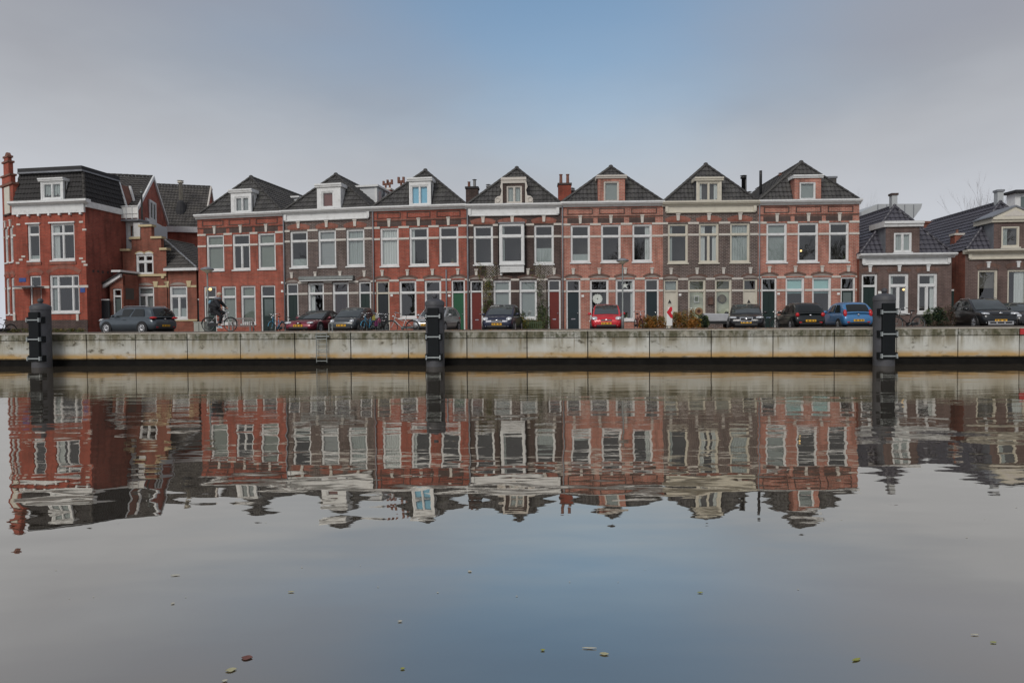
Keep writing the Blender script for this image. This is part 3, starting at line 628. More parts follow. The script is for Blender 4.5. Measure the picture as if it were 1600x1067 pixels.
def cornice(h, w, zb, zt, m='white', fascia=None, x0=0.0, ov=0.06, proj=0.34, ends=True):
    H = zt-zb
    pr = [(0.06,zb),(-0.10,zb),(-0.14,zb+0.35*H),(-proj*0.8,zb+0.42*H),(-proj*0.85,zb+0.6*H),(-proj,zb+0.68*H),(-proj,zt),(0.06,zt)]
    c = h.part(MB().profile(pr, x0-ov, w+ov), 'cornice', M[m])
    MB().box(x0-ov+0.03, w+ov-0.03, -proj+0.03, 0.04, zt-0.01, zt+0.012).build('gutter', M['lead'], c)
    if fascia is not None:
        xa, xb = x0+0.22, w-0.22
        MB().box(xa, xb, -0.06, 0.015, fascia+0.10, zb-0.002).build('fascia', M[m], c)
        MB().profile([(0.015,fascia),(-0.11,fascia),(-0.13,fascia+0.05),(-0.09,fascia+0.10),(0.015,fascia+0.10)], xa-0.03, xb+0.03).build('moulding', M[m], c)
        for q in (xa, xb): MB().prism([(q-0.09,fascia+0.08),(q+0.09,fascia+0.08),(q+0.09,zb-0.003),(q-0.09,zb-0.003)], -0.14, -0.061).build('bracket', M[m], c)
    return c
def downpipe(h, x, z0, z1, y=-0.09): h.part(MB().tube((x,y,z0),(x,y,z1),0.045,n=8), 'downpipe', M['lead'], True)
def shell(h, w, dep, z1, m, x0=0.0, back=True):
    mb = MB().face([(x0,0,0),(x0,0,z1),(x0,dep,z1),(x0,dep,0)]).face([(w,0,0),(w,dep,0),(w,dep,z1),(w,0,z1)])
    if back: mb.face([(x0,dep,0),(x0,dep,z1),(w,dep,z1),(w,dep,0)])
    h.part(mb, 'side_wall', M[m])
def plate(h, px, py, w=0.16, z=0.14, m='plate_white', name='house_number_plate', y=0.0):
    x, zz = h.loc(px, py); h.part(MB().box(x-w/2, x+w/2, y-0.02, y+0.001, zz-z/2, zz+z/2), name, M[m])
# ------------------------------------------------------------------ the row of seven two-storey houses
FP = [(310,44.3),(443.5,43.06),(582,41.9),(729.5,41.1),(877.5,40.8),(1036,40.6),(1184,40.5),(1342,40.3)]
FPT = [at(p, 430, y) for p, y in FP]
def pavement():
    pts = [at(-60,430,43.6), at(24,430,43.0), at(135,430,42.2), at(192,430,45.2)] + FPT + [at(1487,430,39.7), at(1508,430,39.4), at(1700,430,38.9)]
    out = [Vector((p.x, p.y - 1.9, 0)) for p in pts]; out[3] = Vector((pts[3].x, pts[3].y-2.6, 0)); z = GZ+0.10; mb = MB(); kb = MB()
    for i in range(len(pts)-1):
        a, b, c, d = pts[i], pts[i+1], out[i+1], out[i]
        mb.face([(a.x,a.y+0.3,z),(d.x,d.y,z),(c.x,c.y,z),(b.x,b.y+0.3,z)])
        kb.face([(d.x,d.y-0.12,GZ-0.02),(c.x,c.y-0.12,GZ-0.02),(c.x,c.y-0.12,z+0.004),(d.x,d.y-0.12,z+0.004)]); kb.face([(d.x,d.y-0.12,z+0.004),(c.x,c.y-0.12,z+0.004),(c.x,c.y,z+0.004),(d.x,d.y,z+0.004)])
    o = mb.build('pavement', M['paver'], raw=True); tag(o, 'paved footway with kerb in front of the row of houses', kind='structure')
    kb.build('kerb', M['coping'], o, raw=True)
pavement()
def row_house(i, label, style, brick, up, upz, gr, grz, corn, apex, dorm, upk, frame='white', keyg=True, hipy=1.2, bands_g=True, arches_g=True, dep=9.5):
    A, B = FPT[i], FPT[i+1]; h = House('row_house', label, A, B, 'row of seven terraced houses'); w = h.w; dark = style == 'dark'
    cpx = (FP[i][0]+FP[i+1][0])/2
    zu1, zut, zu0 = (h.lz(cpx, p) for p in upz); zg1, zgt, zg0 = (h.lz(cpx, p) for p in grz)
    zct, zcb = h.lz(cpx, corn[0]), h.lz(cpx, corn[1]); fasc = h.lz(cpx, corn[2]) if len(corn) > 2 else None
    U = [(h.lx(a, 385), h.lx(b, 385)) for a, b in up]; G = [(h.lx(g[1], 460), h.lx(g[2], 460)) for g in gr]
    holes = [(a, b, zu0, zu1) for a, b in U] + [(a, b, 0.10 if g[0] == 'door' else zg0, zg1) for (a, b), g in zip(G, gr)]
    h.part(wall_holes(0, w, 0, zct-0.02, holes), 'front_wall', M[brick]); shell(h, w, dep, zct-0.02, 'brick_brown')
    h.part(MB().box(0.0, w, -0.03, 0.0, 0.0, 0.42) if False else MB().box(0, 0.001, 0, 0.001, 0, 0.001), 'footing', M['brick_black']) if False else None
    for (a, b), k in zip(U, upk):
        if k.get('oriel'): continue
        window(h, a, b, zu0, zu1, trans=zut, mull=k.get('mull', ()), m=frame, kind=k.get('kind', 'dark'), room=k.get('room', 'room'))
    for (a, b), g in zip(G, gr):
        o = g[3] if len(g) > 3 else {}
        if g[0] == 'door': door(h, a, b, zg1, zgt, o.get('m', 'door_dkgreen'), o.get('frame', frame), style=o.get('style', 'panel'), glass_top=o.get('glass', 0), kind=o.get('kind', 'dark'))
        else: window(h, a, b, zg0, zg1, trans=zgt, m=frame, kind=o.get('kind', 'dark'), room=o.get('room', 'room'), depth=o.get('depth', 1.6), mull=o.get('mull', ()))
    bands(h, w, U, zu1+0.02); bands(h, w, U, zut)
    if bands_g: bands(h, w, G, zg1+0.02); bands(h, w, G, zgt)
    for a, b in U:
        c = (a+b)/2
        if dark:
            arch(h, a, b, zu1+0.09, 0.16, 0.24, 'arch_red', ext=0.10, fill='brick_brown', proud=0.012); keystone(h, c, zu1+0.18, zu1+0.62, 0.22)
        else:
            h.part(MB().box(a-0.20, b+0.20, -0.012, 0.01, zu1+0.09, zu1+0.42), 'lintel', M['lintel_dark']); keystone(h, c, zu1+0.06, zu1+0.58, 0.2)
    if arches_g:
        for (a, b), g in zip(G, gr):
            if dark or True: arch(h, a, b, zg1+0.085, 0.15, 0.13, 'arch_dark', ext=0.06, fill='tympanum', proud=0.03)
            if not (len(g) > 3 and g[3].get('nokey')): keystone(h, (a+b)/2, zg1+0.32, zg1+0.72, 0.19)
    cornice(h, w, zcb, zct, frame, fasc)
    if not dark:                                   # brick frieze panels under the gutter
        for k in range(3):
            a, b = w*(0.06+0.315*k), w*(0.06+0.315*k+0.25); zt_, zb_ = zcb-0.10, zcb-0.48
            h.part(MB().box(a,b,-0.02,0.01,zt_-0.05,zt_).box(a,b,-0.02,0.01,zb_,zb_+0.05).box(a,a+0.06,-0.02,0.01,zb_+0.05,zt_-0.05).box(b-0.06,b,-0.02,0.01,zb_+0.05,zt_-0.05), 'frieze_panel', M['lintel_dark'])
        h.part(MB().box(0.0, w, -0.04, 0.01, zcb-0.64, zcb-0.57), 'brick_course', M['arch_dark'])
    ax, az = h.loc(apex[0], apex[1], hipy); ze = zct-0.03
    hip_roof(h, w-0.03, dep, ze, ax, az-0.1, hipy, 'tile', x0=0.03, y0=0.02)
    d = dict(dorm); yf = d.pop('yf', -0.15); x0, zt = h.loc(d['box'][0], d['box'][2], yf); x1, _ = h.loc(d['box'][1], d['box'][2], yf); zb = zct
    wx = (h.lx(d['win'][0], 300, yf), h.lx(d['win'][1], 300, yf)); wz = (h.lz(cpx, d['win'][3], yf), h.lz(cpx, d['win'][2], yf))
    dormer(h, x0, x1, zb, zt, yf, yf+1.5, m=d.get('m', 'white'), cap=d.get('cap', 'white'), cap_h=d.get('cap_h', 0.22), panes=d.get('panes', 2), wx=wx, wz=wz, kind=d.get('kind', 'dark'), cheek=d.get('cheek'), room=d.get('room', 'room'))
    h.z = dict(zu1=zu1, zut=zut, zu0=zu0, zg1=zg1, zgt=zgt, zg0=zg0, zct=zct, zcb=zcb, ax=ax, az=az); h.U = U; h.G = G
    return h
W_ = lambda **k: k
H1 = row_house(0, 'red brick terraced house at the left end of the row, next to the step-gabled cottage', 'red', 'brick_red',
    [(322.3,349.9),(363,390.6),(402.9,430.4)], (365.6,383.0,421.5),
    [('door',318.4,338,W_(m='door_dkgreen',style='low',glass=0.5)),('win',346,368.8,W_(kind='blind_sage')),('win',376,399,W_(kind='blind_sage')),('door',407,430,W_(m='door_dkgreen',glass=0.55,style='low'))], (446.5,464.0,506),
    (333.5,340.5), (392.3,276), dict(box=(360.4,392.4,302), win=(366,389,307.5,331.5), kind='blind_slat'),
    [W_(kind='blind_sage'),W_(mull=(0.5,),room='room_dark'),W_(kind='blind_sage')], bands_g=False, arches_g=False)
H2 = row_house(1, 'dark brick house with a retracted awning, between two red brick houses', 'dark', 'brick_dark',
    [(453.3,480.8),(497,525),(541,569.5)], (359.6,375.5,417),
    [('door',447.5,466,W_(m='door_dkgreen')),('win',481,506,W_(kind='left:0.35',room='room_dark')),('win',519.5,545,W_(room='room_red')),('door',560.5,579.5,W_(m='door_dkgreen'))], (441.5,458.5,500),
    (327.2,333.5,344.5), (524.8,272), dict(box=(495,532,293.5), win=(502,521,299,324.5), panes=1, kind='blind_maroon'),
    [W_(kind=['right:0.1','low:0.22'],room='room_dark'),W_(kind='blind_slat'),W_(kind='full:net')])
H3 = row_house(2, 'red brick terraced house with a bright green front door', 'red', 'brick_red',
    [(594.1,623),(639.6,669.7),(686,716.2)], (355,372.4,415),
    [('door',587.5,608.5,W_(m='door_black',frame='cream')),('win',623.8,650.6),('win',663.2,689.4),('door',705.2,726.5,W_(m='door_green',style='planks'))], (438.3,457.3,496.5),
    (321.8,328.6), (664.6,265.7), dict(box=(639,673,284), win=(641.5,669.5,289.5,320), kind='blind_blue'),
    [W_(kind='full:curtain'),W_(kind='left:0.2',room='room_dark'),W_(room='room_dark')])
H4 = row_house(3, 'dark brick house with a white box oriel and oxblood doors', 'dark', 'brick_black',
    [(740,770.3),(782,819.3),(834.6,865.3)], (352.0,370.2,413),
    [('door',734.5,754.5,W_(m='door_red',style='planks')),('win',770.8,798.3,W_(kind='blind_grey')),('win',811.5,839,W_(kind='blind_grey')),('door',856.0,876,W_(m='door_red',style='planks'))], (437.6,455,498),
    (319.2,326,337.6), (807.5,262), dict(box=(785.5,819.5,287), win=(791.5,815.5,290.5,317.5), m='brick_black', cap='stone', kind='full:net', cap_h=0.36),
    [W_(room='room_dark'),W_(oriel=1),W_(kind='low:0.4',room='room')])
H5 = row_house(4, 'salmon red brick house with a brick dormer, behind the bright red car', 'red', 'brick_orange',
    [(891.5,922),(939,970),(988,1018.7)], (350.8,369.4,409.5),
    [('door',884.5,907,W_(m='door_blue',style='low')),('win',921.6,951,W_(room='room_dark')),('win',961.8,992,W_(kind='right:0.15',room='room_dark')),('door',1007.5,1029.5,W_(m='door_blue',style='low'))], (436.3,454.6,500.5),
    (315.7,323), (954.4,260), dict(box=(934.5,976.5,279.5), win=(943.5,967,283.5,315.2), m='brick_orange', panes=1, kind='blind_grey', cap='stone', cap_h=0.2),
    [W_(kind='low:0.2'),W_(room='room_dark'),W_(kind='right:0.3',room='room_dark')])
H6 = row_house(5, 'dark brick house with cream woodwork and two cream doors', 'dark', 'brick_dark',
    [(1043.6,1075),(1092,1123),(1140.7,1171.6)], (349.0,366.7,410.5),
    [('door',1037,1059.5,W_(m='cream',style='low',kind='blind_grey')),('win',1075,1102.7,W_(room='room_light',depth=0.7)),('win',1117,1143.4,W_(room='room_light',depth=0.7)),('door',1161,1183.5,W_(m='cream',style='low'))], (436.3,454.2,503),
    (315,322.7,333), (1102.7,256.4), dict(box=(1088,1127.5,283), win=(1091,1124,284.5,314.5), m='cream', cap='cream', room='room_dark', cheek='lead', kind=['left:0.15','right:0.2']),
    [W_(kind='netleft:0.2',room='room_dark'),W_(mull=(0.5,),kind=['left:0.3','right:0.25'],room='room_dark'),W_(kind='full:net')], frame='cream')
H7 = row_house(6, 'red brick house with teal blinds at the right end of the tall row', 'red', 'brick_orange',
    [(1197.5,1229.8),(1246.4,1278.8),(1295.3,1326.6)], (348.0,365.8,409.5),
    [('door',1189.5,1213.8,W_(m='door_dkgreen')),('win',1227.4,1257,W_(kind='half:blind_teal',room='room_dark')),('win',1269,1299,W_(kind='half:blind_teal',room='room_dark')),('door',1313.5,1336.5,W_(m='door_dkgreen',glass=0.5,style='low'))], (433.3,453.3,497),
    (312.9,320.3), (1251.8,253), dict(box=(1241.5,1283,279), win=(1249.5,1274.5,284.5,312), m='brick_orange', panes=1, kind='blind_grey', cap_h=0.2),
    [W_(kind='blind_grey'),W_(room='room_dark'),W_(room='room_dark')])
# --- details of single houses
# H1, H2: white side dormers on the right-hand roof slopes
def side_dormer(h, y0, y1, x_in, x_out, z0, z1):
    d = h.part(MB().box(x_in, x_out, y0, y1, z0, z1), 'side_dormer', M['siding'])
    MB().box(x_in-0.1, x_out+0.14, y0-0.14, y1+0.1, z1, z1+0.13).build('cap', M['white'], d)
    for yy in (y0+0.25, (y0+y1)/2+0.1): MB().box(x_out-0.05, x_out+0.02, yy, yy+0.65, z0+0.5, z1-0.2).build('pane', M['glass'], d)
    MB().box(x_out-0.16, x_out+0.012, y0-0.012, y0+0.1, z0, z1-0.002).build('corner_board', M['white'], d)
side_dormer(H1, 5.0, 7.6, H1.lx(434,315,5.0), H1.lx(466,315,5.0), H1.z['zct']+0.1, H1.lz(450,310,5.0))
side_dormer(H2, 3.4, 6.2, H2.lx(545,305,3.4), H2.lx(589,305,3.4), H2.z['zct']-0.2, H2.lz(567,293,3.4))
# H2 awning box
x0, z0 = H2.loc(469.5, 441.5); x1, _ = H2.loc(554, 440); zt_ = H2.z['zg1']+0.42
a_ = H2.part(MB().profile([(-0.02,zt_-0.26),(-0.24,zt_-0.26),(-0.28,zt_-0.20),(-0.28,zt_-0.06),(-0.20,zt_),(-0.02,zt_)], x0, x1), 'awning_box', M['steel'])
MB().box(x0+0.04, x1-0.04, -0.275, -0.235, zt_-0.32, zt_-0.262).build('front_bar', M['white'], a_)
# H4 oriel
def oriel(h):
    (a, b) = h.U[1]; z = h.z; yf = -0.34; a -= 0.02; b -= 0.02; zt_, zb_ = z['zu1']+0.06, h.lz(800, 425.5, yf)
    w = window(h, a, b, z['zu0'], zt_-0.0, trans=z['zut'], y=yf, rec=0.0, fw=0.14, kind='netleft:0.12', room='room_dark', depth=1.6, sill=True)
    for x in (a, b): MB().box(x-0.04, x+0.04, yf+0.092, -0.01, z['zu0'], zt_).build('side_board', M['white'], w)
    n = 4
    for k in range(n): MB().box(a, b, yf+0.004*(k % 2), -0.01, zb_+(z['zu0']-0.10-zb_)*k/n+0.006, zb_+(z['zu0']-0.10-zb_)*(k+1)/n-0.004).build('apron_board', M['white'], w)
    MB().box(a-0.08, b+0.08, yf-0.08, -0.01, zt_+0.002, zt_+0.08).build('cap', M['lead'], w)
    MB().box(a, a+0.12, -0.2, -0.01, zb_-0.18, zb_).build('bracket', M['white'], w)
oriel(H4)
# H4 scrolls beside the dormer
for sx, px in ((-1, 785.5), (1, 820.5)):
    x, z = H4.loc(px, 303, -0.16); zb_ = H4.z['zct']
    mb = MB().prism([(x,zb_+0.02),(x+sx*0.50,zb_+0.02),(x+sx*0.50,zb_+0.28),(x+sx*0.36,zb_+0.45),(x+sx*0.14,zb_+0.50),(x+sx*0.06,zb_+0.85),(x+sx*0.16,zb_+1.05),(x+sx*0.10,zb_+1.30),(x,zb_+1.30)], -0.24, -0.16)
    mb.torus((x+sx*0.32,-0.25,zb_+0.24), 0.14, 0.035, 16, 6)
    H4.part(mb, 'scroll', M['stone'])
# chimneys and flues
c = H2.loc(611, 300, 5.5); chimney(H2, H2.loc(606,300,6)[0], 6.0, H2.z['zct'], H2.lz(606, 296, 6), 0.62, 0.6, 'brick_red', [(-0.16,0.62,0.075,'tee'),(0.16,0.70,0.075,'tee')])
chimney(H3, H3.loc(627,300,6)[0], 6.0, H3.z['zct'], H3.lz(627, 296, 6), 0.4, 0.5, 'brick_red', [(0,0.9,0.085,'tee')])
x, z = H2.loc(595, 303, 4.5); H2.part(MB().lathe([(0.34,0.0),(0.30,0.05),(0.18,0.09),(0.02,0.11)], (0,0,0), 20, 'Y'), 'satellite_dish', M['lead'], True).matrix_basis = T(x, 4.4, z, R(20), R(-20)); 
chimney(H4, H4.loc(738,300,3)[0], 3.0, H4.z['zct']-0.3, H4.lz(738, 294, 3), 0.82, 0.7, 'brick_black', [(-0.22,0.42,0.10,'pot'),(0.16,0.60,0.10,'pipe')], cap='bitumen')
flue(H4, *[H4.loc(763,300,5)[0], 5.0, H4.z['zct']+0.5, H4.lz(763, 288, 5)], r=0.10)
chimney(H5, H5.loc(882,300,3)[0], 3.0, H5.z['zct']-0.3, H5.lz(882, 288.5, 3), 0.86, 0.7, 'brick_corner', [(-0.24,0.68,0.11,'pot'),(0.22,0.68,0.11,'pot')], cap='brick_black')
flue(H5, H5.loc(893.5,300,4)[0], 4.0, H5.z['zct'], H5.lz(893.5, 293.5, 4), r=0.09); flue(H5, H5.loc(896.5,300,4)[0], 4.0, H5.z['zct'], H5.lz(896.5, 294, 4), r=0.06)
flue(H6, H6.loc(1161.5,300,6)[0], 6.0, H6.z['zct']+0.4, H6.lz(1161.5, 274, 6), r=0.13, m='black_metal'); flue(H6, H6.loc(1165.5,300,6)[0], 6.0, H6.z['zct'], H6.lz(1165.5, 275, 6), r=0.05, cowl=False)
flue(H6, H6.loc(1171,300,4)[0], 4.0, H6.z['zct'], H6.lz(1171, 299, 4), r=0.09)
flue(H7, H7.loc(1188.5,300,2)[0], 2.0, H7.z['zct']-0.2, H7.lz(1188.5, 267, 2), r=0.09, m='black_metal', cowl=False)
flue(H7, H7.loc(1220,300,4)[0], 4.0, H7.z['zct']+1.0, H7.lz(1220, 270, 4), r=0.10, m='pot')
x, z = H7.loc(1297, 278, 4.5); chimney(H7, x, 4.5, H7.z['zct']+0.6, z, 0.6, 0.6, 'tile_grey', cap='lead')
# house numbers, plates and door signs
for h, lst in ((H2,[(441,441.6),(441,455)]),(H3,[(612,461.5),(702,462)]),(H5,[(910.5,462.5)]),(H6,[(1062.5,460.5)]),(H7,[(1216.5,459),(1310,459)])):
    for q in lst: plate(h, *q)
for dpx in (1047, 1171):                          # dark triangle and line on each cream door
    x, z = H6.loc(dpx, 471); yf = 0.115
    H6.part(MB().prism([(x-0.11,z-0.10),(x+0.11,z-0.10),(x,z+0.13)], yf-0.012, yf), 'door_sign', M['black_metal'])
    H6.part(MB().box(x-0.12,x+0.12,yf-0.012,yf,z-0.17,z-0.155), 'door_sign_line', M['lead'])
x, z = H6.loc(1110, 471); H6.part(MB().box(x-0.16,x+0.16,-0.10,0.0,z-0.2,z+0.2).prism([(x-0.19,z+0.2),(x+0.19,z+0.2),(x,z+0.29)],-0.12,0.0), 'letter_box', M['arch_dark'])
for h, x in ((H3, 0.10), (H4, 0.08), (H5, 0.07), (H7, 0.07), (H2, 0.08)): downpipe(h, x, 0.1, h.z['zcb']+0.02)
downpipe(H3, H3.lx(697.5, 440), 0.1, H3.z['zu0']-0.3, -0.05)
# ------------------------------------------------------------------ corner house on the left
def gable_roof(h, w, dep, ze, zr, m, y0=0.0, x0=0.0, verge='white', over=0.12, ridge=True):
    """ridge runs along y at the middle of w; gable walls at y0 and dep"""
    c = (x0+w)/2; Vl = Vector((c-x0, 0, zr-ze)); Vr = Vector((c-w, 0, zr-ze)); L = Vl.length
    h.part(MB().face([(x0,y0,ze),(x0,dep,ze),(c,dep,zr),(c,y0,zr)]).face([(w,y0,ze),(c,y0,zr),(c,dep,zr),(w,dep,ze)]), 'roof', M['bitumen'])
    tile_slope(h, (x0,y0,ze), (0,1,0), Vl, [(0,0),(dep-y0,0),(dep-y0,L),(0,L)], m); tile_slope(h, (w,y0,ze), (0,1,0), Vr, [(0,0),(dep-y0,0),(dep-y0,L),(0,L)], m)
    ridge_tiles(h, (c,y0,zr+0.06), (c,dep,zr+0.06), m, 0.4)
    if verge:
        for xa, s_ in ((x0,1),(w,-1)):
            n = Vector((-(zr-ze)*s_, 0, abs(c-xa))).normalized()
            h.part(MB().prism([(xa-s_*0.12, ze-0.16),(xa-s_*0.12, ze+0.10),(c, zr+0.12),(c, zr-0.16)], y0-over, y0-0.004), 'verge_board', M[verge])
A, B = at(24, 430, 43.0), at(135, 430, 42.2)
H0 = House('corner_house', 'tall red brick corner house with mansard roof and stepped gable, at the far left', A, B); h = H0; w = h.w
zc0, zcb, zct = h.lz(80, 334), h.lz(80, 320.5), h.lz(80, 315.5)
z = lambda py, px=80: h.lz(px, py)
u1 = (h.lx(45), h.lx(64)); u2 = (h.lx(81), h.lx(118.3)); g1 = (h.lx(46.5), h.lx(64.5)); g2 = (h.lx(77.4), h.lx(123.6))
holes = [(*u1, z(407), z(349.5)), (*u2, z(407), z(349.5)), (*g1, 0.1, z(430.3)), (*g2, z(488.5), z(430))]
h.part(wall_holes(0, w, 0, zcb+0.1, holes), 'front_wall', M['brick_corner'])
window(h, *u1, z(407), z(349.5), trans=z(366), room='room_dark', kind='low:0.12'); window(h, *u2, z(407), z(349.5), trans=z(366), mull=(0.5,), umull=(0.5,), kind='left:0.28', room='room_dark')
window(h, *g2, z(488.5), z(430), trans=z(448.5), mull=(0.27,0.76), umull=(0.27,0.76), kind='netleft:0.2', room='room_dark')
door(h, *g1, z(430.3), z(447.5), 'door_brown')
for (a, b), zz, rise in ((g1, z(430.3), 0.22), (g2, z(430), 0.38)): arch(h, a, b, zz+0.04, rise, 0.26, 'arch_red', ext=0.05, fill='brick_corner')
for (a, b) in (u1, u2):
    h.part(MB().box(a-0.08,b+0.08,-0.08,0.02,z(349.5)+0.0,z(349.5)+0.09), 'lintel', M['white']); h.part(MB().box(a-0.1,b+0.1,-0.05,0.0,z(407)-0.28,z(407)-0.10), 'sill_course', M['arch_red'])
bands(h, w+0.12, [g1, g2], z(448.5), 0.16, 'stone')
h.part(MB().box(g1[0]-0.55, g1[1]+0.25, -0.75, -0.036, z(448.5)-0.03, z(448.5)+0.05), 'door_canopy', M['lead'])
h.part(MB().box(-0.03, w+0.03, -0.045, 0.0, 0.0, 0.95), 'plinth', M['brick_black'])
for px, py in ((28,411),(33,406),(37,401),(127,404),(131,409),(134,414),(29,351),(127,347),(132,359),(22,368)): # pale stone blocks
    x, zz = h.loc(px, py); h.part(MB().box(x-0.14, x+0.14, -0.03, 0.01, zz-0.06, zz+0.06), 'stone_block', M['stone'])
for px in (23.5, 122): x, zz = h.loc(px, 496); h.part(MB().box(x-0.09, x+0.09, -0.07, -0.04, zz-0.22, zz+0.22), 'stone_block', M['stone'])
h.part(MB().box(-0.02, w+0.02, -0.12, 0.02, zc0, zcb), 'fascia', M['white'])
h.part(MB().profile([(0.02,zcb),(-0.2,zcb),(-0.42,zcb+0.12),(-0.42,zct+0.05),(0.02,zct+0.05)], -0.06, w+0.45), 'cornice', M['white'])
for k in range(7): h.part(MB().box(0.35+k*0.78, 0.49+k*0.78, -0.14, 0.0, zc0-0.14, zc0-0.002), 'bracket', M['white'])
zr = z(269.5, 110) + 0.25; D0 = 3.6; ins = 0.55
for (P, Q, name) in (((0,0),(w,0),'f'), ((w,0),(w,D0),'s')):
    pass
# mansard: steep tiled front and right side, flat black top
me_ = [(-0.1,0.0,zct),(w,0.0,zct),(w,D0,zct),(-0.1,D0,zct)]; top = [(0.3,ins,zr),(w-ins,ins,zr),(w-ins,D0,zr),(0.3,D0,zr)]
h.part(MB().face([me_[0],me_[1],top[1],top[0]]).face([me_[1],me_[2],top[2],top[1]]).face(top), 'roof', M['bitumen'])
V = Vector((0,ins,zr-zct)); tile_slope(h, (0,0,zct), (1,0,0), V, [(0,0),(w,0),(w-ins,V.length),(0.0,V.length)], 'tile_black')
V = Vector((-ins,0,zr-zct)); tile_slope(h, (w,0,zct), (0,1,0), V, [(0,0),(D0,0),(D0,V.length),(ins,V.length)], 'tile_black')
ridge_tiles(h, (w+0.02,-0.02,zct+0.05), (w-ins,ins,zr), 'tile_grey')
h.part(MB().box(0.1, w-ins+0.15, ins-0.28, D0, zr-0.02, zr+0.24), 'roof_edge', M['bitumen']); h.part(MB().box(0.1, w-ins+0.18, ins-0.31, D0, zr-0.12, zr-0.021), 'roof_moulding', M['lead'])
yf = -0.12; dx0, dx1 = h.lx(63.5, 300, yf), h.lx(98.5, 300, yf); dormer(h, dx0, dx1, zct+0.06, z(284), yf, yf+0.9, panes=2, wx=(h.lx(65.5,300,yf), h.lx(95.5,300,yf)), wz=(zct+0.16, z(285.5)-0.02), kind='full:net', cap_h=0.2, taper=0.0, fw=0.09)
# right side wall, with the white eaves board and the roof-end board
mb = MB().face([(w,0,0),(w,D0,0),(w,D0,zct-0.1),(w,0,zct-0.1)]); h.part(mb, 'side_wall', M['brick_side']); h.part(MB().face([(0,D0,0),(0,D0,zct),(w,D0,zct),(w,D0,0)]), 'rear_wall', M['brick_side'])
h.part(MB().box(w+0.001, w+0.14, 0.0, D0+0.05, zct-0.42, zct-0.02), 'eaves_board', M['white'])
h.part(MB().prism([(w+0.1,zct-0.05),(w+0.22,zct-0.05),(w-ins+0.1,zr-0.05),(w-ins-0.02,zr-0.05)], D0-0.02, D0+0.08), 'roof_end_board', M['white'])
h.part(MB().prism([(w-0.02,zct-0.05),(w+0.06,zct-0.05),(w-ins+0.02,zr-0.25),(w-ins-0.32,zr-0.25)], D0+0.08, D0+0.95), 'roof_dormer', M['pot'])
h.part(MB().prism([(w+0.06,zct-0.05),(w+0.20,zct-0.05),(w-ins+0.2,zr-0.20),(w-ins+0.06,zr-0.20)], D0+0.95, D0+1.05), 'roof_end_board', M['white'])
for k, q in enumerate((0.5, 0.9, 1.3, 1.75, 2.1)):     # worn painted lettering, only traces are left
    h.part(MB().box(w, w+0.004, q, q+0.18, z(424)-0.09+0.02*(k % 2), z(424)+0.10), 'faded_lettering', M['brick_black'])
x = h.lx(78, 262, 2.5); chimney(h, x, 2.6, zr+0.1, h.lz(78, 265, 2.6), 0.42, 0.45, 'brick_corner', cap='pot')
# street name plates
x0_, z0_ = h.loc(35.5, 437.5); h.part(MB().box(x0_-0.26,x0_+0.26,-0.03,0.0,z0_-0.13,z0_+0.13), 'street_name_plate', M['sign_blue'])
x0_, z0_ = h.loc(129.5, 453); h.part(MB().box(x0_-0.17,x0_+0.17,-0.03,0.0,z0_-0.17,z0_+0.17), 'information_plate', M['sign_blue'])
# oblique wing with the stepped gable and tall finial, turning away to the left
wv = h.mi.to_3x3() @ Vector((-1.64, 1.15, 0)); ww = wv.length; h.xf = T(wv.x, wv.y, 0, math.atan2(-wv.y, -wv.x))
zg = z(284); hz = [(0.20,0.84),(1.12,1.76)]
holes = [(a,b,z(407),z(352)) for a,b in hz] + [(a,b,z(490),z(432)) for a,b in hz]
h.part(wall_holes(0, ww, 0, zg, holes), 'wing_wall', M['brick_corner'])
for a, b in hz:
    window(h, a, b, z(407), z(352), trans=z(368), kind='full:curtain'); window(h, a, b, z(490), z(432), trans=z(449), kind='full:net')
    arch(h, a, b, z(432)+0.04, 0.2, 0.24, 'arch_red', ext=0.05, fill='brick_corner'); keystone(h, (a+b)/2, z(352)+0.05, z(352)+0.5, 0.24)
bands(h, ww, hz, z(448.5), 0.16, 'stone'); bands(h, ww, hz, z(366), 0.14, 'stone'); bands(h, ww, hz, z(352), 0.14, 'stone')
h.part(MB().box(-0.02, ww+0.02, -0.04, 0.0, 0.0, 0.95), 'plinth', M['brick_black'])
c = ww/2
h.part(MB().box(c-0.48, c+0.48, -0.05, -0.001, z(330), z(287)), 'gable_panel', M['cream']); h.part(MB().box(c-0.62, c+0.62, -0.10, -0.001, z(332.5), z(330)-0.002), 'panel_sill', M['brick_black'])
for hwid, a, b in ((0.80, zg, z(270)), (0.46, z(270), z(248))):
    h.part(MB().box(c-hwid, c+hwid, -0.05, 0.22, a, b), 'gable_step', M['brick_corner']); h.part(MB().box(c-hwid-0.10, c+hwid+0.10, -0.12, 0.28, b-0.02, b+0.10), 'gable_coping', M['pot'])
h.part(MB().box(-0.12, ww+0.12, -0.10, 0.3, zg-0.04, zg+0.10), 'gable_coping', M['pot'])
h.part(MB().box(c-0.36, c+0.36, -0.04, 0.18, z(248)+0.10, z(239)), 'gable_step', M['brick_corner'])
h.part(MB().box(c-0.46, c+0.46, -0.08, 0.24, z(240), z(239)+0.08).prism([(c-0.36,z(239)+0.08),(c+0.36,z(239)+0.08),(c+0.12,z(231.5)),(c-0.12,z(231.5))], 0.0, 0.18), 'finial', M['pot'])
h.part(MB().face([(0,0,0),(0,4,0),(0,4,zg),(0,0,zg)]).face([(ww,0,zct),(ww,3,zct),(ww,3,zg),(ww,0,zg)]).face([(0,3,zg),(ww,3,zg),(ww,0,zg-0.06),(0,0,zg-0.06)]), 'wing_side', M['brick_corner'])
h.xf = None
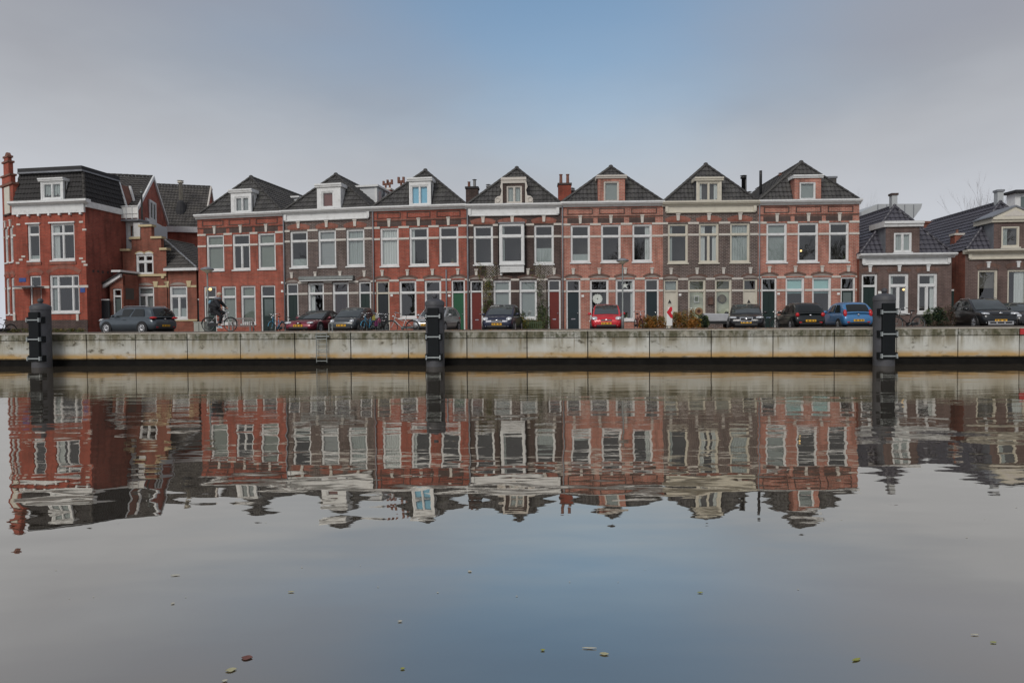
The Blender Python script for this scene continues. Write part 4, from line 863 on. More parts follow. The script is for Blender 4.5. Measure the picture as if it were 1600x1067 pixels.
# ------------------------------------------------------------------ step-gabled cottage
A, B = at(192, 430, 45.2), at(306, 430, 44.4)
SG = House('step_gable_cottage', 'small brown brick cottage with a stepped gable and yellow stone trim', A, B); h = SG; w = h.w
z = lambda py, px=230: h.lz(px, py)
xg = h.lx(261); ze = z(424)
gx0, gx1 = 0.0, xg
uw = (h.lx(213), h.lx(240.5)); gw1 = (h.lx(214), h.lx(240.5)); gw2 = (h.lx(263.5), h.lx(291.5))
holes = [(*uw, z(429), z(397)), (*gw1, z(495), z(447.5)), (*gw2, z(498.5), z(447.5))]
h.part(wall_holes(0, xg, 0, z(391.5), holes[:2]), 'gable_wall', M['brick_brown'])
h.part(wall_holes(xg, w, 0, ze, holes[2:], 0.06), 'wing_wall', M['brick_brown'])
cg = (gx0+gx1)/2
st = [(h.lx(205.5,380), h.lx(251.5,380), z(391.5), z(373.3)), (h.lx(219.5,360), h.lx(236.5,360), z(373.3), z(354.5))]
for a, b, c0, c1 in st: h.part(MB().box(a, b, 0.0, 0.30, c0, c1), 'gable_step', M['brick_brown'])
for a, b, zz in ((0.0-0.12, h.lx(205.5), z(391.5)), (h.lx(251.5), xg+0.1, z(391.5)), (st[0][0]-0.12, st[1][0]+0.02, z(373.3)), (st[1][1]-0.02, st[0][1]+0.12, z(373.3)), (st[1][0]-0.1, st[1][1]+0.1, z(354.5))):
    h.part(MB().box(a, b, -0.10, 0.36, zz, zz+0.15), 'gable_coping', M['yellow_stone'])
window(h, *uw, z(429), z(397), trans=z(409), mull=(0.5,), umull=(0.5,), fw=0.13, room='room_dark', sill=False)
arch(h, uw[0], cgm := (uw[0]+uw[1])/2, z(397), 0.14, 0.07, 'yellow_stone', fill='white'); arch(h, cgm, uw[1], z(397), 0.14, 0.07, 'yellow_stone', fill='white')
window(h, *gw1, z(495), z(447.5), trans=z(461), mull=(0.5,), kind='blind_slat', fw=0.12); window(h, *gw2, z(498.5), z(447.5), trans=z(463.5), mull=(0.5,), y=0.06, kind=['half:blind_slat','low:0.3'], fw=0.12)
h.part(MB().box(0.0, xg, -0.09, 0.0, z(432), z(428.5)), 'stone_band', M['yellow_stone'])
for q in (0.18, xg-0.35): h.part(MB().box(q, q+0.2, -0.12, 0.0, z(435.5), z(432)-0.002), 'corbel', M['yellow_stone'])
bands(h, xg, [gw1], z(448), 0.14, 'yellow_stone', x0=0.0); bands(h, w, [gw2], z(448.5), 0.14, 'yellow_stone', y=0.06, x0=xg)
for (a, b), yy in ((gw1, 0.0), (gw2, 0.06)):
    arch(h, a, b, z(447.5)+0.06, 0.2, 0.2, 'arch_red', y=yy, ext=0.02, fill='tympanum')
    for q in (a-0.16, b+0.16): h.part(MB().prism([(q-0.14,z(449)),(q+0.14,z(449)),(q+0.14,z(445)),(q+0.2,z(440)),(q-0.2,z(440)),(q-0.14,z(445))], yy-0.06, yy), 'corbel', M['yellow_stone'])
h.part(MB().box(xg, w+0.02, 0.0, 0.06, z(502), z(499.5)), 'sill_band', M['yellow_stone']); h.part(MB().box(xg-0.05, w+0.25, -0.28, 0.06, ze-0.02, ze+0.16), 'gutter', M['white'])
dep = 5.2; zr = z(375)
h.part(MB().face([(0,0,0),(0,0,z(391)),(0,dep,z(391)),(0,dep,0)]).face([(w,0.06,0),(w,dep,0),(w,dep,ze),(w,0.06,ze)]).face([(0,dep,0),(0,dep,zr),(w,dep,ze),(w,dep,0)]), 'side_wall', M['brick_brown'])
# wing roof: eave along the front right, ridge runs back from the gable, hip to the right
ay = 1.9; ax_, az_ = h.loc(258, 373.5, ay); rx = xg-0.05; e0 = Vector((rx,-0.05,ze+0.14)); e1 = Vector((w+0.12,-0.05,ze+0.14)); ap = Vector((ax_,ay,az_-0.1))
h.part(MB().face([e0,e1,ap]).face([e1,(w+0.12,dep,ze+0.14),(ax_,dep,az_-0.1),ap]).face([(0.2,0.31,z(373)),(rx,0.31,ze),ap,(ax_,dep,az_-0.1),(0.2,dep,az_-0.4)]), 'roof', M['bitumen'])
V = Vector((0,ap.y-e0.y,ap.z-e0.z)); tile_slope(h, e0, (1,0,0), V, [(0,0),(e1.x-e0.x,0),(ap.x-e0.x+0.02,V.length),(min(0,ap.x-e0.x),V.length)], 'tile_grey')
V = Vector((ap.x-e1.x,0,ap.z-e1.z)); tile_slope(h, e1, (0,1,0), V, [(0,0),(dep+0.05,0),(dep+0.05,V.length),(ap.y-e1.y,V.length)], 'tile')
ridge_tiles(h, e1+Vector((0,0,0.05)), ap+Vector((0,0,0.05)), 'lead', 0.4, 0.07); ridge_tiles(h, ap+Vector((0,0,0.05)), (ax_,dep,az_-0.05), 'tile_grey')
# porch on the left with a sloping white eaves board
po = -1.5; px0, px1 = h.lx(167, 480, po), h.lx(193, 480, po); zt1, zt0 = h.lz(189, 428, po), h.lz(165, 446, po)
dp = (h.lx(176.5,480,po), h.lx(190.3,480,po))
h.part(wall_holes(px0+0.25, px1, 0, zt0-0.05, [(dp[0],dp[1],0.1,h.lz(180,451,po))], po), 'porch_wall', M['brick_brown'])
h.part(MB().prism([(px0+0.25,zt0-0.05),(px1,zt0-0.05),(px1,zt1-0.1)], po, po+0.2), 'porch_gable', M['brick_brown'])
door(h, *dp, h.lz(180,451,po), h.lz(180,463,po), 'door_black', y=po, glass_top=0.5, style='low')
h.part(MB().prism([(px0-0.15,zt0-0.22),(px0-0.15,zt0+0.02),(px1-0.05,zt1+0.02),(px1-0.05,zt1-0.22)], po-0.20, po-0.005), 'eaves_board', M['white'])
h.part(MB().prism([(px0-0.2,zt0+0.02),(px0-0.2,zt0+0.10),(px1,zt1+0.10),(px1,zt1+0.02)], po-0.3, -0.01), 'porch_roof', M['tile_black'])
h.part(MB().box(px1-0.62, px1+0.08, po-0.3, -0.02, zt1+0.11, zt1+0.24), 'porch_gutter', M['white'])
h.part(MB().face([(px1,po,0),(px1,-0.01,0),(px1,-0.01,zt1),(px1,po,zt1)]), 'porch_side', M['brick_brown'])
q0, q1 = h.lx(194,480,-0.02), h.lx(198.5,480,-0.02); h.part(MB().box(q0, q1, -0.05, -0.002, z(497), z(449)), 'slim_window', M['white']); h.part(MB().box(q0+0.07, q1-0.03, -0.056, -0.051, z(494), z(451)), 'slim_pane', M['door_glass'])
# gates either side of the cottage
def gate(name, label, p0, p1, Y, top, m='door_black'):
    a, b = at(p0, 480, Y), at(p1, 480, Y); zt = at(p0, top, Y).z; t = thing(name, label, 'gate', (a.x, a.y, GZ))
    w_ = b.x-a.x; MB().box(0.08, w_, 0, 0.06, 0.05, zt-GZ-0.08).build('door_leaf', M[m], t)
    f = MB().box(0,0.08,-0.03,0.09,0,zt-GZ).box(0.08,w_,-0.03,0.09,zt-GZ-0.08,zt-GZ); f.build('gate_frame', M['white'], t)
    for k in range(4): MB().box(0.08+(w_-0.08)*k/4+0.01, 0.08+(w_-0.08)*(k+1)/4-0.01, -0.012, -0.001, 0.1, zt-GZ-0.14).build('board', M[m], t)
gate('garden_gate', 'black gate between the corner house and the grey car', 156.5, 170.8, 43.4, 467.5)
gate('passage_gate', 'narrow dark gate between the cottage and the first red house', 305.5, 313, 44.55, 467)
# ------------------------------------------------------------------ houses behind on the left
A, B = at(214, 340, 46.0), at(262, 340, 54.0)
B1 = House('rear_gable_house', 'red brick gable with white verges behind the cottage', A, B); h = B1; w = h.w; ze, zr = 8.85, 12.05
wz = (h.lz(238, 346, 0), h.lz(238, 315.5, 0)); hx = (h.lx(232, 330), h.lx(242, 330))
h.part(MB().face([(0,0,0),(w,0,0),(w,0,ze),(w/2,0,zr),(0,0,ze)]), 'gable_wall', M['brick_red'])
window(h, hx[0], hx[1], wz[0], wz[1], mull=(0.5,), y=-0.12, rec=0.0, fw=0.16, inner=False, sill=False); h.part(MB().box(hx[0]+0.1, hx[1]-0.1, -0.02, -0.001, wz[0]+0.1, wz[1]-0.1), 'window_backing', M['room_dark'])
h.part(MB().box(hx[0]-0.9, hx[1]+1.4, -0.14, -0.001, wz[0]-0.32, wz[0]-0.02), 'stone_ledge', M['white'])
gable_roof(h, w, 5.5, ze, zr, 'tile_grey'); h.part(MB().face([(0,0,0),(0,0,ze),(0,5.5,ze),(0,5.5,0)]).face([(w,0,0),(w,5.5,0),(w,5.5,ze),(w,0,ze)]), 'side_wall', M['brick_brown'])
# white balcony extension between corner house and gable
a = at(183, 345, 45.9); b = at(222, 345, 45.6); zd = at(205, 347, 45.7).z
BX = House('balcony_extension', 'pale clad extension with a white railed balcony beside the corner house', (a.x, a.y), (b.x, b.y), cat='extension'); h = BX; w = h.w
zz = zd-GZ; hw_ = (h.lx(200,370), h.lx(213,370))
h.part(wall_holes(0, w, 0, zz, [(hw_[0], hw_[1], h.lz(205,372), h.lz(205,350))]).face([(w,0,0),(w,2.6,0),(w,2.6,zz),(w,0,zz)]).face([(0,0,zz),(w,0,zz),(w,2.6,zz),(0,2.6,zz)]), 'clad_wall', M['siding'])
window(h, hw_[0], hw_[1], h.lz(205,372), h.lz(205,350), kind='blind_grey', rec=0.03)
h.part(MB().box(-0.3, w+0.1, -0.5, 0.6, zz, zz+0.12), 'balcony_slab', M['lead'])
rl = MB().box(-0.3, w+0.1, -0.5, -0.46, zz+1.0, zz+1.06).box(-0.3, w+0.1, -0.5, -0.46, zz+0.5, zz+0.53)
r_ = h.part(rl, 'railing', M['white'])
for k in range(6): MB().box(-0.3+(w+0.36)*k/5, -0.26+(w+0.36)*k/5, -0.5, -0.46, zz+0.122, zz+0.998).build('rail_post', M['white'], r_)
MB().box(-0.28, w+0.08, -0.455, -0.44, zz+0.2, zz+0.98).build('rail_screen', M['plate_white'], r_)
flue(h, h.lx(221, 300, 0.1), 0.1, zz, h.lz(221, 297, 0.1), r=0.06, m='steel')
h.part(MB().box(w-0.45, w+0.05, -0.30, -0.004, h.lz(205,372)-0.1, h.lz(205,349)), 'downpipe_box', M['white'])
# dark roofed house further back
A, B = at(318, 350, 54.5), at(340, 350, 61.0)
B2 = House('rear_roof_house', 'house with a broad dark tiled roof and tall flue, behind the row', A, B); h = B2; w = h.w
ze = at(290, 357, 54.5).z-GZ; zr = at(290, 293.5, 57.8).z-GZ
gable_roof(h, w, 8.5, ze, zr, 'tile_grey', verge='stone'); h.part(MB().face([(0,0,0),(w,0,0),(w,0,ze),(w/2,0,zr),(0,0,ze)]).face([(0,0,0),(0,0,ze),(0,8.5,ze),(0,8.5,0)]).face([(w,0,0),(w,8.5,0),(w,8.5,ze),(w,0,ze)]), 'wall', M['brick_red'])
h.part(MB().box(-0.30, -0.001, -0.1, 8.5, ze-0.42, ze+0.05), 'gutter', M['white'])
chimney(h, w*0.62, 0.35, ze+0.4, zr+0.05, 0.6, 0.6, 'brick_red', cap='brick_red')
p = h.mi @ at(283, 330, 55.3); flue(h, p.x, p.y, ze+0.2, (h.mi @ at(283, 282, 55.3)).z, r=0.15, m='cream'); h.part(MB().lathe([(0.5,ze+0.1),(0.45,ze+1.6),(0.3,ze+2.3),(0.16,ze+2.5)], (p.x,p.y,0), 12), 'flue_boot', M['bitumen'])
# ------------------------------------------------------------------ low houses on the right
def low_house(name, label, A, B, px, zs, ops, corn, apex, dorm, hipy, dep, brick='brick_grey', frame='white', kind=None, gate_=None):
    h = House(name, label, A, B); w = h.w; z = lambda py: h.lz(px, py)
    z1, zt, z0 = (z(p) for p in zs); holes = []; G = []
    for o in ops:
        a, b = h.lx(o[1], 460), h.lx(o[2], 460); G.append((a, b)); holes.append((a, b, 0.1 if o[0] == 'door' else z0, z1))
    zct, zcb, zf = z(corn[0]), z(corn[1]), z(corn[2])
    h.part(wall_holes(0, w, 0, zct-0.05, holes), 'front_wall', M[brick]); shell(h, w, dep, zct-0.05, 'brick_brown')
    for (a, b), o in zip(G, ops):
        q = o[3]
        if o[0] == 'door': door(h, a, b, z1, zt, q.get('m', 'door_dkgreen'), frame, fw=0.12, style='panel')
        else: window(h, a, b, z0, z1, trans=zt if q.get('t', 1) else None, mull=q.get('mull', ()), m=frame, fw=q.get('fw', 0.13), kind=q.get('kind', 'dark'), room=q.get('room', 'room_dark'))
        arch(h, a, b, z1+0.04, 0.16, 0.24, 'arch_dark', ext=0.03, fill=brick); keystone(h, (a+b)/2, z1+0.12, zf-0.02 if q.get('key', 1) else z1+0.5, 0.19, m='white')
    cornice(h, w, zcb, zct, frame, zf, ov=0.12, proj=0.42)
    ax, az = h.loc(apex[0], apex[1], hipy)
    hip_roof(h, w, dep, zct-0.03, ax, az-0.12, hipy, 'tile_glazed', tw=0.30, tl=0.36, y0=-0.05)
    yf = -0.20; x0, zt_ = h.loc(dorm['box'][0], dorm['box'][2], yf); x1, _ = h.loc(dorm['box'][1], dorm['box'][2], yf)
    dormer(h, x0, x1, zct, zt_, yf, yf+1.7, m=brick, cap=frame, cap_h=dorm.get('cap_h', 0.3), over=0.22, panes=dorm['panes'], wx=(h.lx(dorm['win'][0],350,yf), h.lx(dorm['win'][1],350,yf)), wz=(max(zct+0.08, h.lz(px, dorm['win'][3], yf)), h.lz(px, dorm['win'][2], yf)), kind=dorm['kind'], cheek='lead', room='room_dark', fw=0.09)
    h.z = dict(zct=zct, ax=ax, az=az, yf=yf, dx=(x0, x1), dzt=zt_); h.G = G
    return h
A, B = at(1342.5, 430, 40.0), at(1487, 430, 39.7)
H8 = low_house('low_house', 'low dark brick house with white cornice, right of the red row', A, B, 1415, (427.5,446.4,489.5),
    [('door',1346.3,1371,{}), ('win',1388.6,1419.8,dict(mull=(0.5,),kind='netleft:0.2')), ('win',1433.6,1464.8,dict(mull=(0.5,),kind='right:0.25'))],
    (396.5,403.5,414), (1397,320.5), dict(box=(1384,1437,355), win=(1397,1425,363.5,394), panes=2, kind='full:net', cap_h=0.34), 1.9, 9)
chimney(H8, H8.z['ax'], 2.0, H8.z['az']-0.6, H8.lz(1398, 303.5, 2), 0.34, 0.34, 'grey_clad', cap='brick_black')
plate(H8, 1374.5, 457, 0.2, 0.16)
A, B = at(1508, 430, 39.4), at(1665, 430, 38.9)
H9 = low_house('low_house', 'low dark brick house with pedimented dormer at the far right edge', A, B, 1560, (421.5,445,495),
    [('win',1527.5,1559,dict(t=0,fw=0.10,key=0,kind='half:room')), ('win',1574,1606,dict(t=0,fw=0.10,key=0,kind='right:0.6')), ('door',1628,1652,dict(key=0))],
    (390.3,396.5,405.5), (1562,314.5), dict(box=(1553,1612,348), win=(1565,1593.5,354,386.5), panes=1, kind='netleft:0.4', cap_h=0.28), 1.9, 9.5, frame='cream')
chimney(H9, H9.z['ax'], 2.0, H9.z['az']-0.6, H9.lz(1562.5, 298, 2), 0.36, 0.36, 'grey_clad', cap='lead')
x0, x1 = H9.z['dx']; zt_ = H9.z['dzt']+0.28; H9.part(MB().prism([(x0-0.2,zt_),(x1+0.2,zt_),((x0+x1)/2,zt_+0.62)], H9.z['yf']-0.22, H9.z['yf']+1.6), 'pediment', M['cream'])
H9.part(MB().prism([(x0+0.35,zt_+0.06),(x1-0.35,zt_+0.06),((x0+x1)/2,zt_+0.42)], H9.z['yf']-0.235, H9.z['yf']-0.222), 'pediment_panel', M['stone'])
H9.part(MB().prism([(x0-0.28,zt_),((x0+x1)/2,zt_+0.62),(x1+0.28,zt_),(x1+0.28,zt_+0.07),((x0+x1)/2,zt_+0.72),(x0-0.28,zt_+0.07)], H9.z['yf']-0.28, H9.z['yf']+1.6), 'pediment_roof', M['lead'])
x, zz = H9.loc(1494, 365, 2.5); chimney(H9, max(0.35, x), 2.4, H9.z['zct']+0.1, H9.lz(1494, 366, 2.4), 0.55, 0.5, 'brick_brown', [(0,0.28,0.08,'pot')])
gate('passage_gate', 'dark green gate with white frame between the two low houses', 1507.5, 1484, 41.2, 452, 'door_dkgreen') if False else None
a, b = at(1483, 480, 40.6), at(1507, 480, 40.4); t = thing('alley_gate', 'dark green gate with white frame between the two low houses', 'gate', (a.x, a.y, GZ), math.atan2(b.y-a.y, b.x-a.x)); w_ = (b-a).length; zt_ = at(1500, 452, 40.5).z-GZ
MB().box(0, w_-0.1, 0.0, 0.05, 0.05, zt_-0.1).build('door_leaf', M['door_dkgreen'], t); MB().box(w_-0.1, w_, -0.03, 0.08, 0, zt_).box(0, w_-0.1, -0.03, 0.08, zt_-0.1, zt_).build('gate_frame', M['white'], t)
for k in range(5): MB().box((w_-0.1)*k/5+0.01, (w_-0.1)*(k+1)/5-0.01, -0.014, -0.001, 0.1, zt_-0.13).build('board', M['door_dkgreen'], t)
# far buildings behind on the right
a = at(1346, 330, 75); t = thing('pale_hall', 'pale grey hall with flared roof end behind the low house', 'building', (a.x, a.y, GZ)); q = lambda px, py: (at(px, py, 75).x-a.x, at(px, py, 75).z-GZ)
w_ = q(1432,330)[0]; zm = q(1400,338)[1]
MB().box(0.5, w_-1.5, 0.1, 6, 0, zm).build('wall', M['grey_clad'], t)
MB().prism([q(1346,345),q(1425,345),q(1433,334),q(1439,326),q(1441,318.5),q(1371,319),q(1346,331)], 0, 6).build('roof', M['grey_clad'], t)
for p_ in (1371,1385,1399,1413,1427): x_, zt_ = q(p_, 320); MB().box(x_, x_+0.08, -0.04, -0.001, zm-0.2, zt_).build('roof_seam', M['lead'], t)
MB().lathe([(0.12,zm-4),(0.12,zm-0.5)], (w_-0.9,-0.3,0), 8).build('strut', M['white'], t)
a, b = at(1436, 350, 58), at(1470, 350, 58); t = thing('rear_brick_house', 'red brick wall top showing between the two low roofs', 'house', (a.x, a.y, GZ)); w_ = b.x-a.x; zt_ = at(1450, 349, 58).z-GZ
MB().box(-1, w_+3, 0, 7, 0, zt_).build('wall', M['brick_brown'], t); MB().box(-1.1, w_+3.1, -0.1, 7.1, zt_, zt_+0.18).build('parapet', M['pot'], t); MB().box(2.0, w_+3, -0.25, -0.01, zt_-2.0, zt_-1.6).build('gutter', M['white'], t)
a = at(1586, 320, 52); t = thing('white_rear_house', 'white rear house with dark flat roof at the far right edge', 'house', (a.x, a.y, GZ)); zt_ = at(1590, 302, 52).z-GZ
MB().box(0, 3.4, 0, 0.9, 0, zt_).build('wall', M['white'], t); MB().box(-0.25, 3.7, -0.4, 1.0, zt_, zt_+0.2).build('roof', M['bitumen'], t)
[MB().box(q, q+0.4+0.5*(q > 1), -0.03, -0.001, zq-1.5, zq-0.3).build('window', M['door_glass'], t) for q in (0.45, 1.9) for zq in (zt_, zt_-3.0)]
# ------------------------------------------------------------------ cars
def paint(name, col, metal=0.3, rough=0.32): return mat(name, col, rough, 0.05, 1.5, metal=metal, coat=0.7)
M['car_glass'] = mat('tinted_car_glass', (0.012,0.015,0.016), 0.06, 0.05, 2.0, spec=0.6)
M['car_glass_clear'] = mat('car_windscreen_glass', (0.03,0.042,0.045), 0.05, 0.3, 2.0, spec=1.2)
M['tyre'] = M['asphalt_dark']; M['rim'] = mat('alloy_rim', (0.55,0.56,0.58), 0.35, 0.08, 6.0, metal=0.7); M['trim'] = mat('black_car_trim', (0.012,0.012,0.013), 0.5, 0.1, 4.0)
M['lamp'] = mat('headlamp_lens', (0.62,0.65,0.68), 0.12, 0.05, 8.0, metal=0.3); M['tail'] = mat('red_tail_lamp', (0.50,0.02,0.025), 0.15, 0.08, 8.0); M['numplate'] = mat('yellow_number_plate', (0.75,0.40,0.02), 0.45, 0.05, 6.0)
M['plate_ink'] = mat('plate_lettering', (0.10,0.07,0.02), 0.5)
WHEEL = {}
def wheel_meshes(r, wd, spokes):
    k = (r, wd, spokes)
    if k in WHEEL: return WHEEL[k]
    t = MB().lathe([(r*0.66,-wd/2),(r*0.93,-wd/2),(r,-wd*0.3),(r,wd*0.3),(r*0.93,wd/2),(r*0.66,wd/2)], (0,0,0), 24, 'Y').mesh('tyre', True)
    m = MB().torus((0,wd*0.46,0), r*0.64, r*0.045, 24, 6, 'Y')
    for i in range(spokes):
        a = 2*math.pi*i/spokes; m.tube((0.02*math.cos(a), wd*0.44, 0.02*math.sin(a)), (r*0.63*math.cos(a), wd*0.46, r*0.63*math.sin(a)), r*0.10, r*0.07, 6)
    m.lathe([(r*0.14,wd*0.40),(r*0.14,wd*0.52)], (0,0,0), 10, 'Y')
    rm = m.mesh('rim', True); dk = MB().lathe([(r*0.62,0.0),(r*0.62,wd*0.30)], (0,0,0), 20, 'Y').mesh('brake_disc', True)
    WHEEL[k] = (t, rm, dk); return WHEEL[k]
def car(name, label, pm, loc, heading, L=3.9, W=1.68, H=1.48, belt=0.92, hood=0.80, nose=0.70, xa=None, xb=None, xc=None, xd=None, wr=0.30, spokes=7, roofm=None, grille='slot', lamps='oval', tails='block', clad=None, badge=True, hw_roof=0.74, rails=False, deck=None, glass='car_glass_clear'):
    """loc: centre on the ground; heading: direction the nose points (radians, world)"""
    t = thing(name, label, 'car', loc, heading, 'cars parked along the quay'); X0 = -L/2; hw = W/2
    xa = xa or L*0.74; xb = xb or L*0.54; xc = xc or L*0.12; xd = xd or L*0.02
    f = lambda s: X0 + s
    dk = deck or belt
    sts = [(0.0,dk-0.30,0.40,0.80),(0.012*L,dk-0.22,0.30,0.88),(0.04*L,dk-0.06,0.25,0.95),(0.12*L,dk,0.21,0.985),(0.30*L,belt,0.19,1.0),(0.55*L,belt-0.005,0.19,1.0),(xa-0.05*L,belt-0.03,0.19,1.0),(xa+0.02*L,belt-0.05,0.19,0.995),((xa+0.93*L)/2,(belt-0.05+hood)/2+0.03,0.19,0.985),(0.93*L,hood,0.21,0.95),(0.975*L,nose,0.25,0.88),(0.995*L,nose-0.14,0.30,0.78),(L,nose-0.26,0.36,0.70)]
    ring = [(0.0,0.0),(0.80,0.0),(0.93,0.08),(1.0,0.34),(0.995,0.62),(0.97,0.86),(0.86,0.985),(0.45,1.02),(0.0,1.03)]
    mb = MB(); n = len(ring); full = [(y, s) for y, s in ring] + [(-y, s) for y, s in ring[-2:0:-1]]; m = len(full)
    for x, zt, zb, k in sts:
        for y, s in full: mb.v.append((f(x), y*hw*k, zb+(zt-zb)*s))
    for i in range(len(sts)-1):
        for j in range(m):
            j2 = (j+1) % m; mb.f.append((i*m+j, i*m+j2, (i+1)*m+j2, (i+1)*m+j))
    mb.f.append(tuple(range(m-1,-1,-1))); mb.f.append(tuple((len(sts)-1)*m+i for i in range(m)))
    body = mb.build('body', pm, t, smooth=True); sb = body.modifiers.new('sub', 'SUBSURF'); sb.levels = sb.render_levels = 1
    # cabin
    zb = belt-0.06; prof = [(xa+0.03*L, zb-0.02, 0.88),(xa-0.30*(xa-xb), zb+(H-zb)*0.36, 0.865),(xb+0.10*(xa-xb), H-0.075, 0.79),(xb-0.16*(xb-xc), H-0.015, hw_roof+0.01),((xb+xc)/2, H, hw_roof),(xc+0.12*(xb-xc), H-0.03, hw_roof-0.01),(xc-0.10*(xc-xd), H-0.11, 0.765),(xd+0.28*(xc-xd), zb+(H-zb)*0.40, 0.85),(xd, zb, 0.86)]
    cross = [-1,-0.90,-0.5,0,0.5,0.90,1]; cm = MB(); nc = len(cross)
    for x, z, k in prof:
        for c in cross: cm.v.append((f(x)+ (0.05*(1-c*c) if x > (xa+xb)/2 else (-0.04*(1-c*c) if x < xc else 0)), c*k*hw, z+0.035*(1-c*c)-(0.03 if abs(c) == 1 and z > H-0.2 else 0)))
    for i in range(len(prof)-1):
        for j in range(nc-1): cm.f.append((i*nc+j, i*nc+j+1, (i+1)*nc+j+1, (i+1)*nc+j))
    for s_ in (0, nc-1): cm.f.append(tuple(i*nc+s_ for i in range(len(prof))))
    cab = cm.build('cabin', roofm or pm, t, smooth=True); autosmooth(cab, 55)
    # glazing
    def strip(i0, t0, i1, t1, c0, c1, name, gm, off=0.014):
        g = MB(); cs = [c0+(c1-c0)*k/6 for k in range(7)]; rows = [(i0, t0)] + [(i, 0.0) for i in range(i0+1, i1+1)] + ([(i1, t1)] if t1 > 0 else [])
        def P(i, tt, c):
            a, b = prof[i], prof[min(i+1, len(prof)-1)]; x = a[0]+(b[0]-a[0])*tt; z = a[1]+(b[1]-a[1])*tt; k = a[2]+(b[2]-a[2])*tt
            fr = 0.05*(1-c*c) if x > (xa+xb)/2 else (-0.04*(1-c*c) if x < xc else 0)
            return Vector((f(x)+fr, c*k*hw, z+0.035*(1-c*c)))
        sgn = 1 if i0 < 4 else -1; nn = Vector((0.75*sgn, 0, 0.66))
        for i, tt in rows:
            for c in cs: g.v.append(tuple(P(i, tt, c)+nn*off))
        for a in range(len(rows)-1):
            for b in range(6): g.f.append((a*7+b, a*7+b+1, (a+1)*7+b+1, (a+1)*7+b))
        return g.build(name, M[gm], t, smooth=True, raw=True)
    strip(0, 0.30, 2, 0.25, -0.88, 0.88, 'windscreen', glass); strip(6, 0.15, 7, 0.72, -0.80, 0.80, 'rear_window', 'car_glass')
    def side(s, tt, sy):
        bx = xa-0.05*L + (xd+0.10*L-(xa-0.05*L))*s; tx = xb-0.02*L + (xc+0.05*L-(xb-0.02*L))*s; k = 0.875 + (hw_roof+0.035-0.875)*tt
        return Vector((f(bx+(tx-bx)*tt), sy*(k*hw+0.012), zb+0.07+(H-0.11-zb-0.07)*tt))
    for sy in (-1, 1):
        for a, b in ((0.03,0.47),(0.51,0.93)):
            g = MB(); q = [side(a+0.02,0.03,sy), side(b,0.03,sy), side(b-0.01 if b < 0.6 else b-0.03,0.95,sy), side(a+0.03,0.95,sy)]; g.face(q); g.build('side_window', M['car_glass'], t, raw=True)
        MB().ell((f(xa-0.09*L), sy*(hw+0.07), belt+0.06), (0.07,0.11,0.075), 10, 6).tube((f(xa-0.08*L), sy*(hw-0.10), belt-0.01),(f(xa-0.08*L), sy*(hw+0.05), belt+0.03),0.02,n=6).build('wing_mirror', pm, t, smooth=True)
        MB().box(f(0.20*L), f(0.80*L), sy*(hw-0.03)-0.012, sy*(hw-0.03)+0.012, 0.20, 0.28).build('sill_trim', clad or M['trim'], t)
        if rails: MB().path([(f(xc+0.25), sy*hw*0.70, H-0.02),(f(xc+0.4), sy*hw*0.70, H+0.035),(f(xb-0.2), sy*hw*0.70, H+0.035),(f(xb), sy*hw*0.70, H-0.02)], 0.016, 6).build('roof_rail', M['chrome'], t)
        MB().box(f(0.47*L), f(0.52*L), sy*hw-0.012, sy*(hw+0.014), belt-0.17, belt-0.14).build('door_handle', pm, t)
    # wheels
    tm, rm, dm = wheel_meshes(wr, 0.20, spokes)
    for x in (0.185*L, 0.815*L):
        for sy in (-1, 1):
            MB().lathe([(wr*1.17,-0.13),(wr*1.17,0.012)], (0,0,0), 24, 'Y').build('wheel_arch', M['trim'], t, T(f(x), sy*(hw-0.004), wr*1.02, 0 if sy > 0 else math.pi))
            wo = put('wheel', tm, M['tyre'], t, T(f(x), sy*(hw-0.075), wr, 0 if sy > 0 else math.pi)); put('rim', rm, M['rim'], wo); put('brake_disc', dm, M['trim'], wo)
    # front
    fx = f(L)
    for sy in (-1, 1):
        if lamps == 'oval': o = MB().ell((0,0,0),(0.16,0.20,0.085),12,8).build('headlight', M['lamp'], t, T(f(0.955*L), sy*hw*0.70, (hood+nose)/2-0.07, R(28)*-sy, 0, R(28)), True)
        elif lamps == 'slim': o = MB().ell((0,0,0),(0.14,0.23,0.055),12,8).build('headlight', M['lamp'], t, T(f(0.965*L), sy*hw*0.68, nose-0.03, R(22)*-sy, 0, R(15)), True)
        elif lamps == 'round': o = MB().ell((0,0,0),(0.13,0.13,0.11),12,8).build('headlight', M['lamp'], t, T(f(0.965*L), sy*hw*0.66, nose-0.06, R(18)*-sy, 0, R(20)), True)
        MB().ell((0,0,0),(0.04,0.07,0.045),8,6).build('fog_lamp', M['lamp'], t, T(f(0.985*L), sy*hw*0.66, 0.36, R(25)*-sy), True)
    bx_ = MB().box(fx-0.10, fx+0.008, -hw*0.62, hw*0.62, 0.26, 0.40); bevel(bx_.build('lower_grille', M['trim'], t), 0.03)
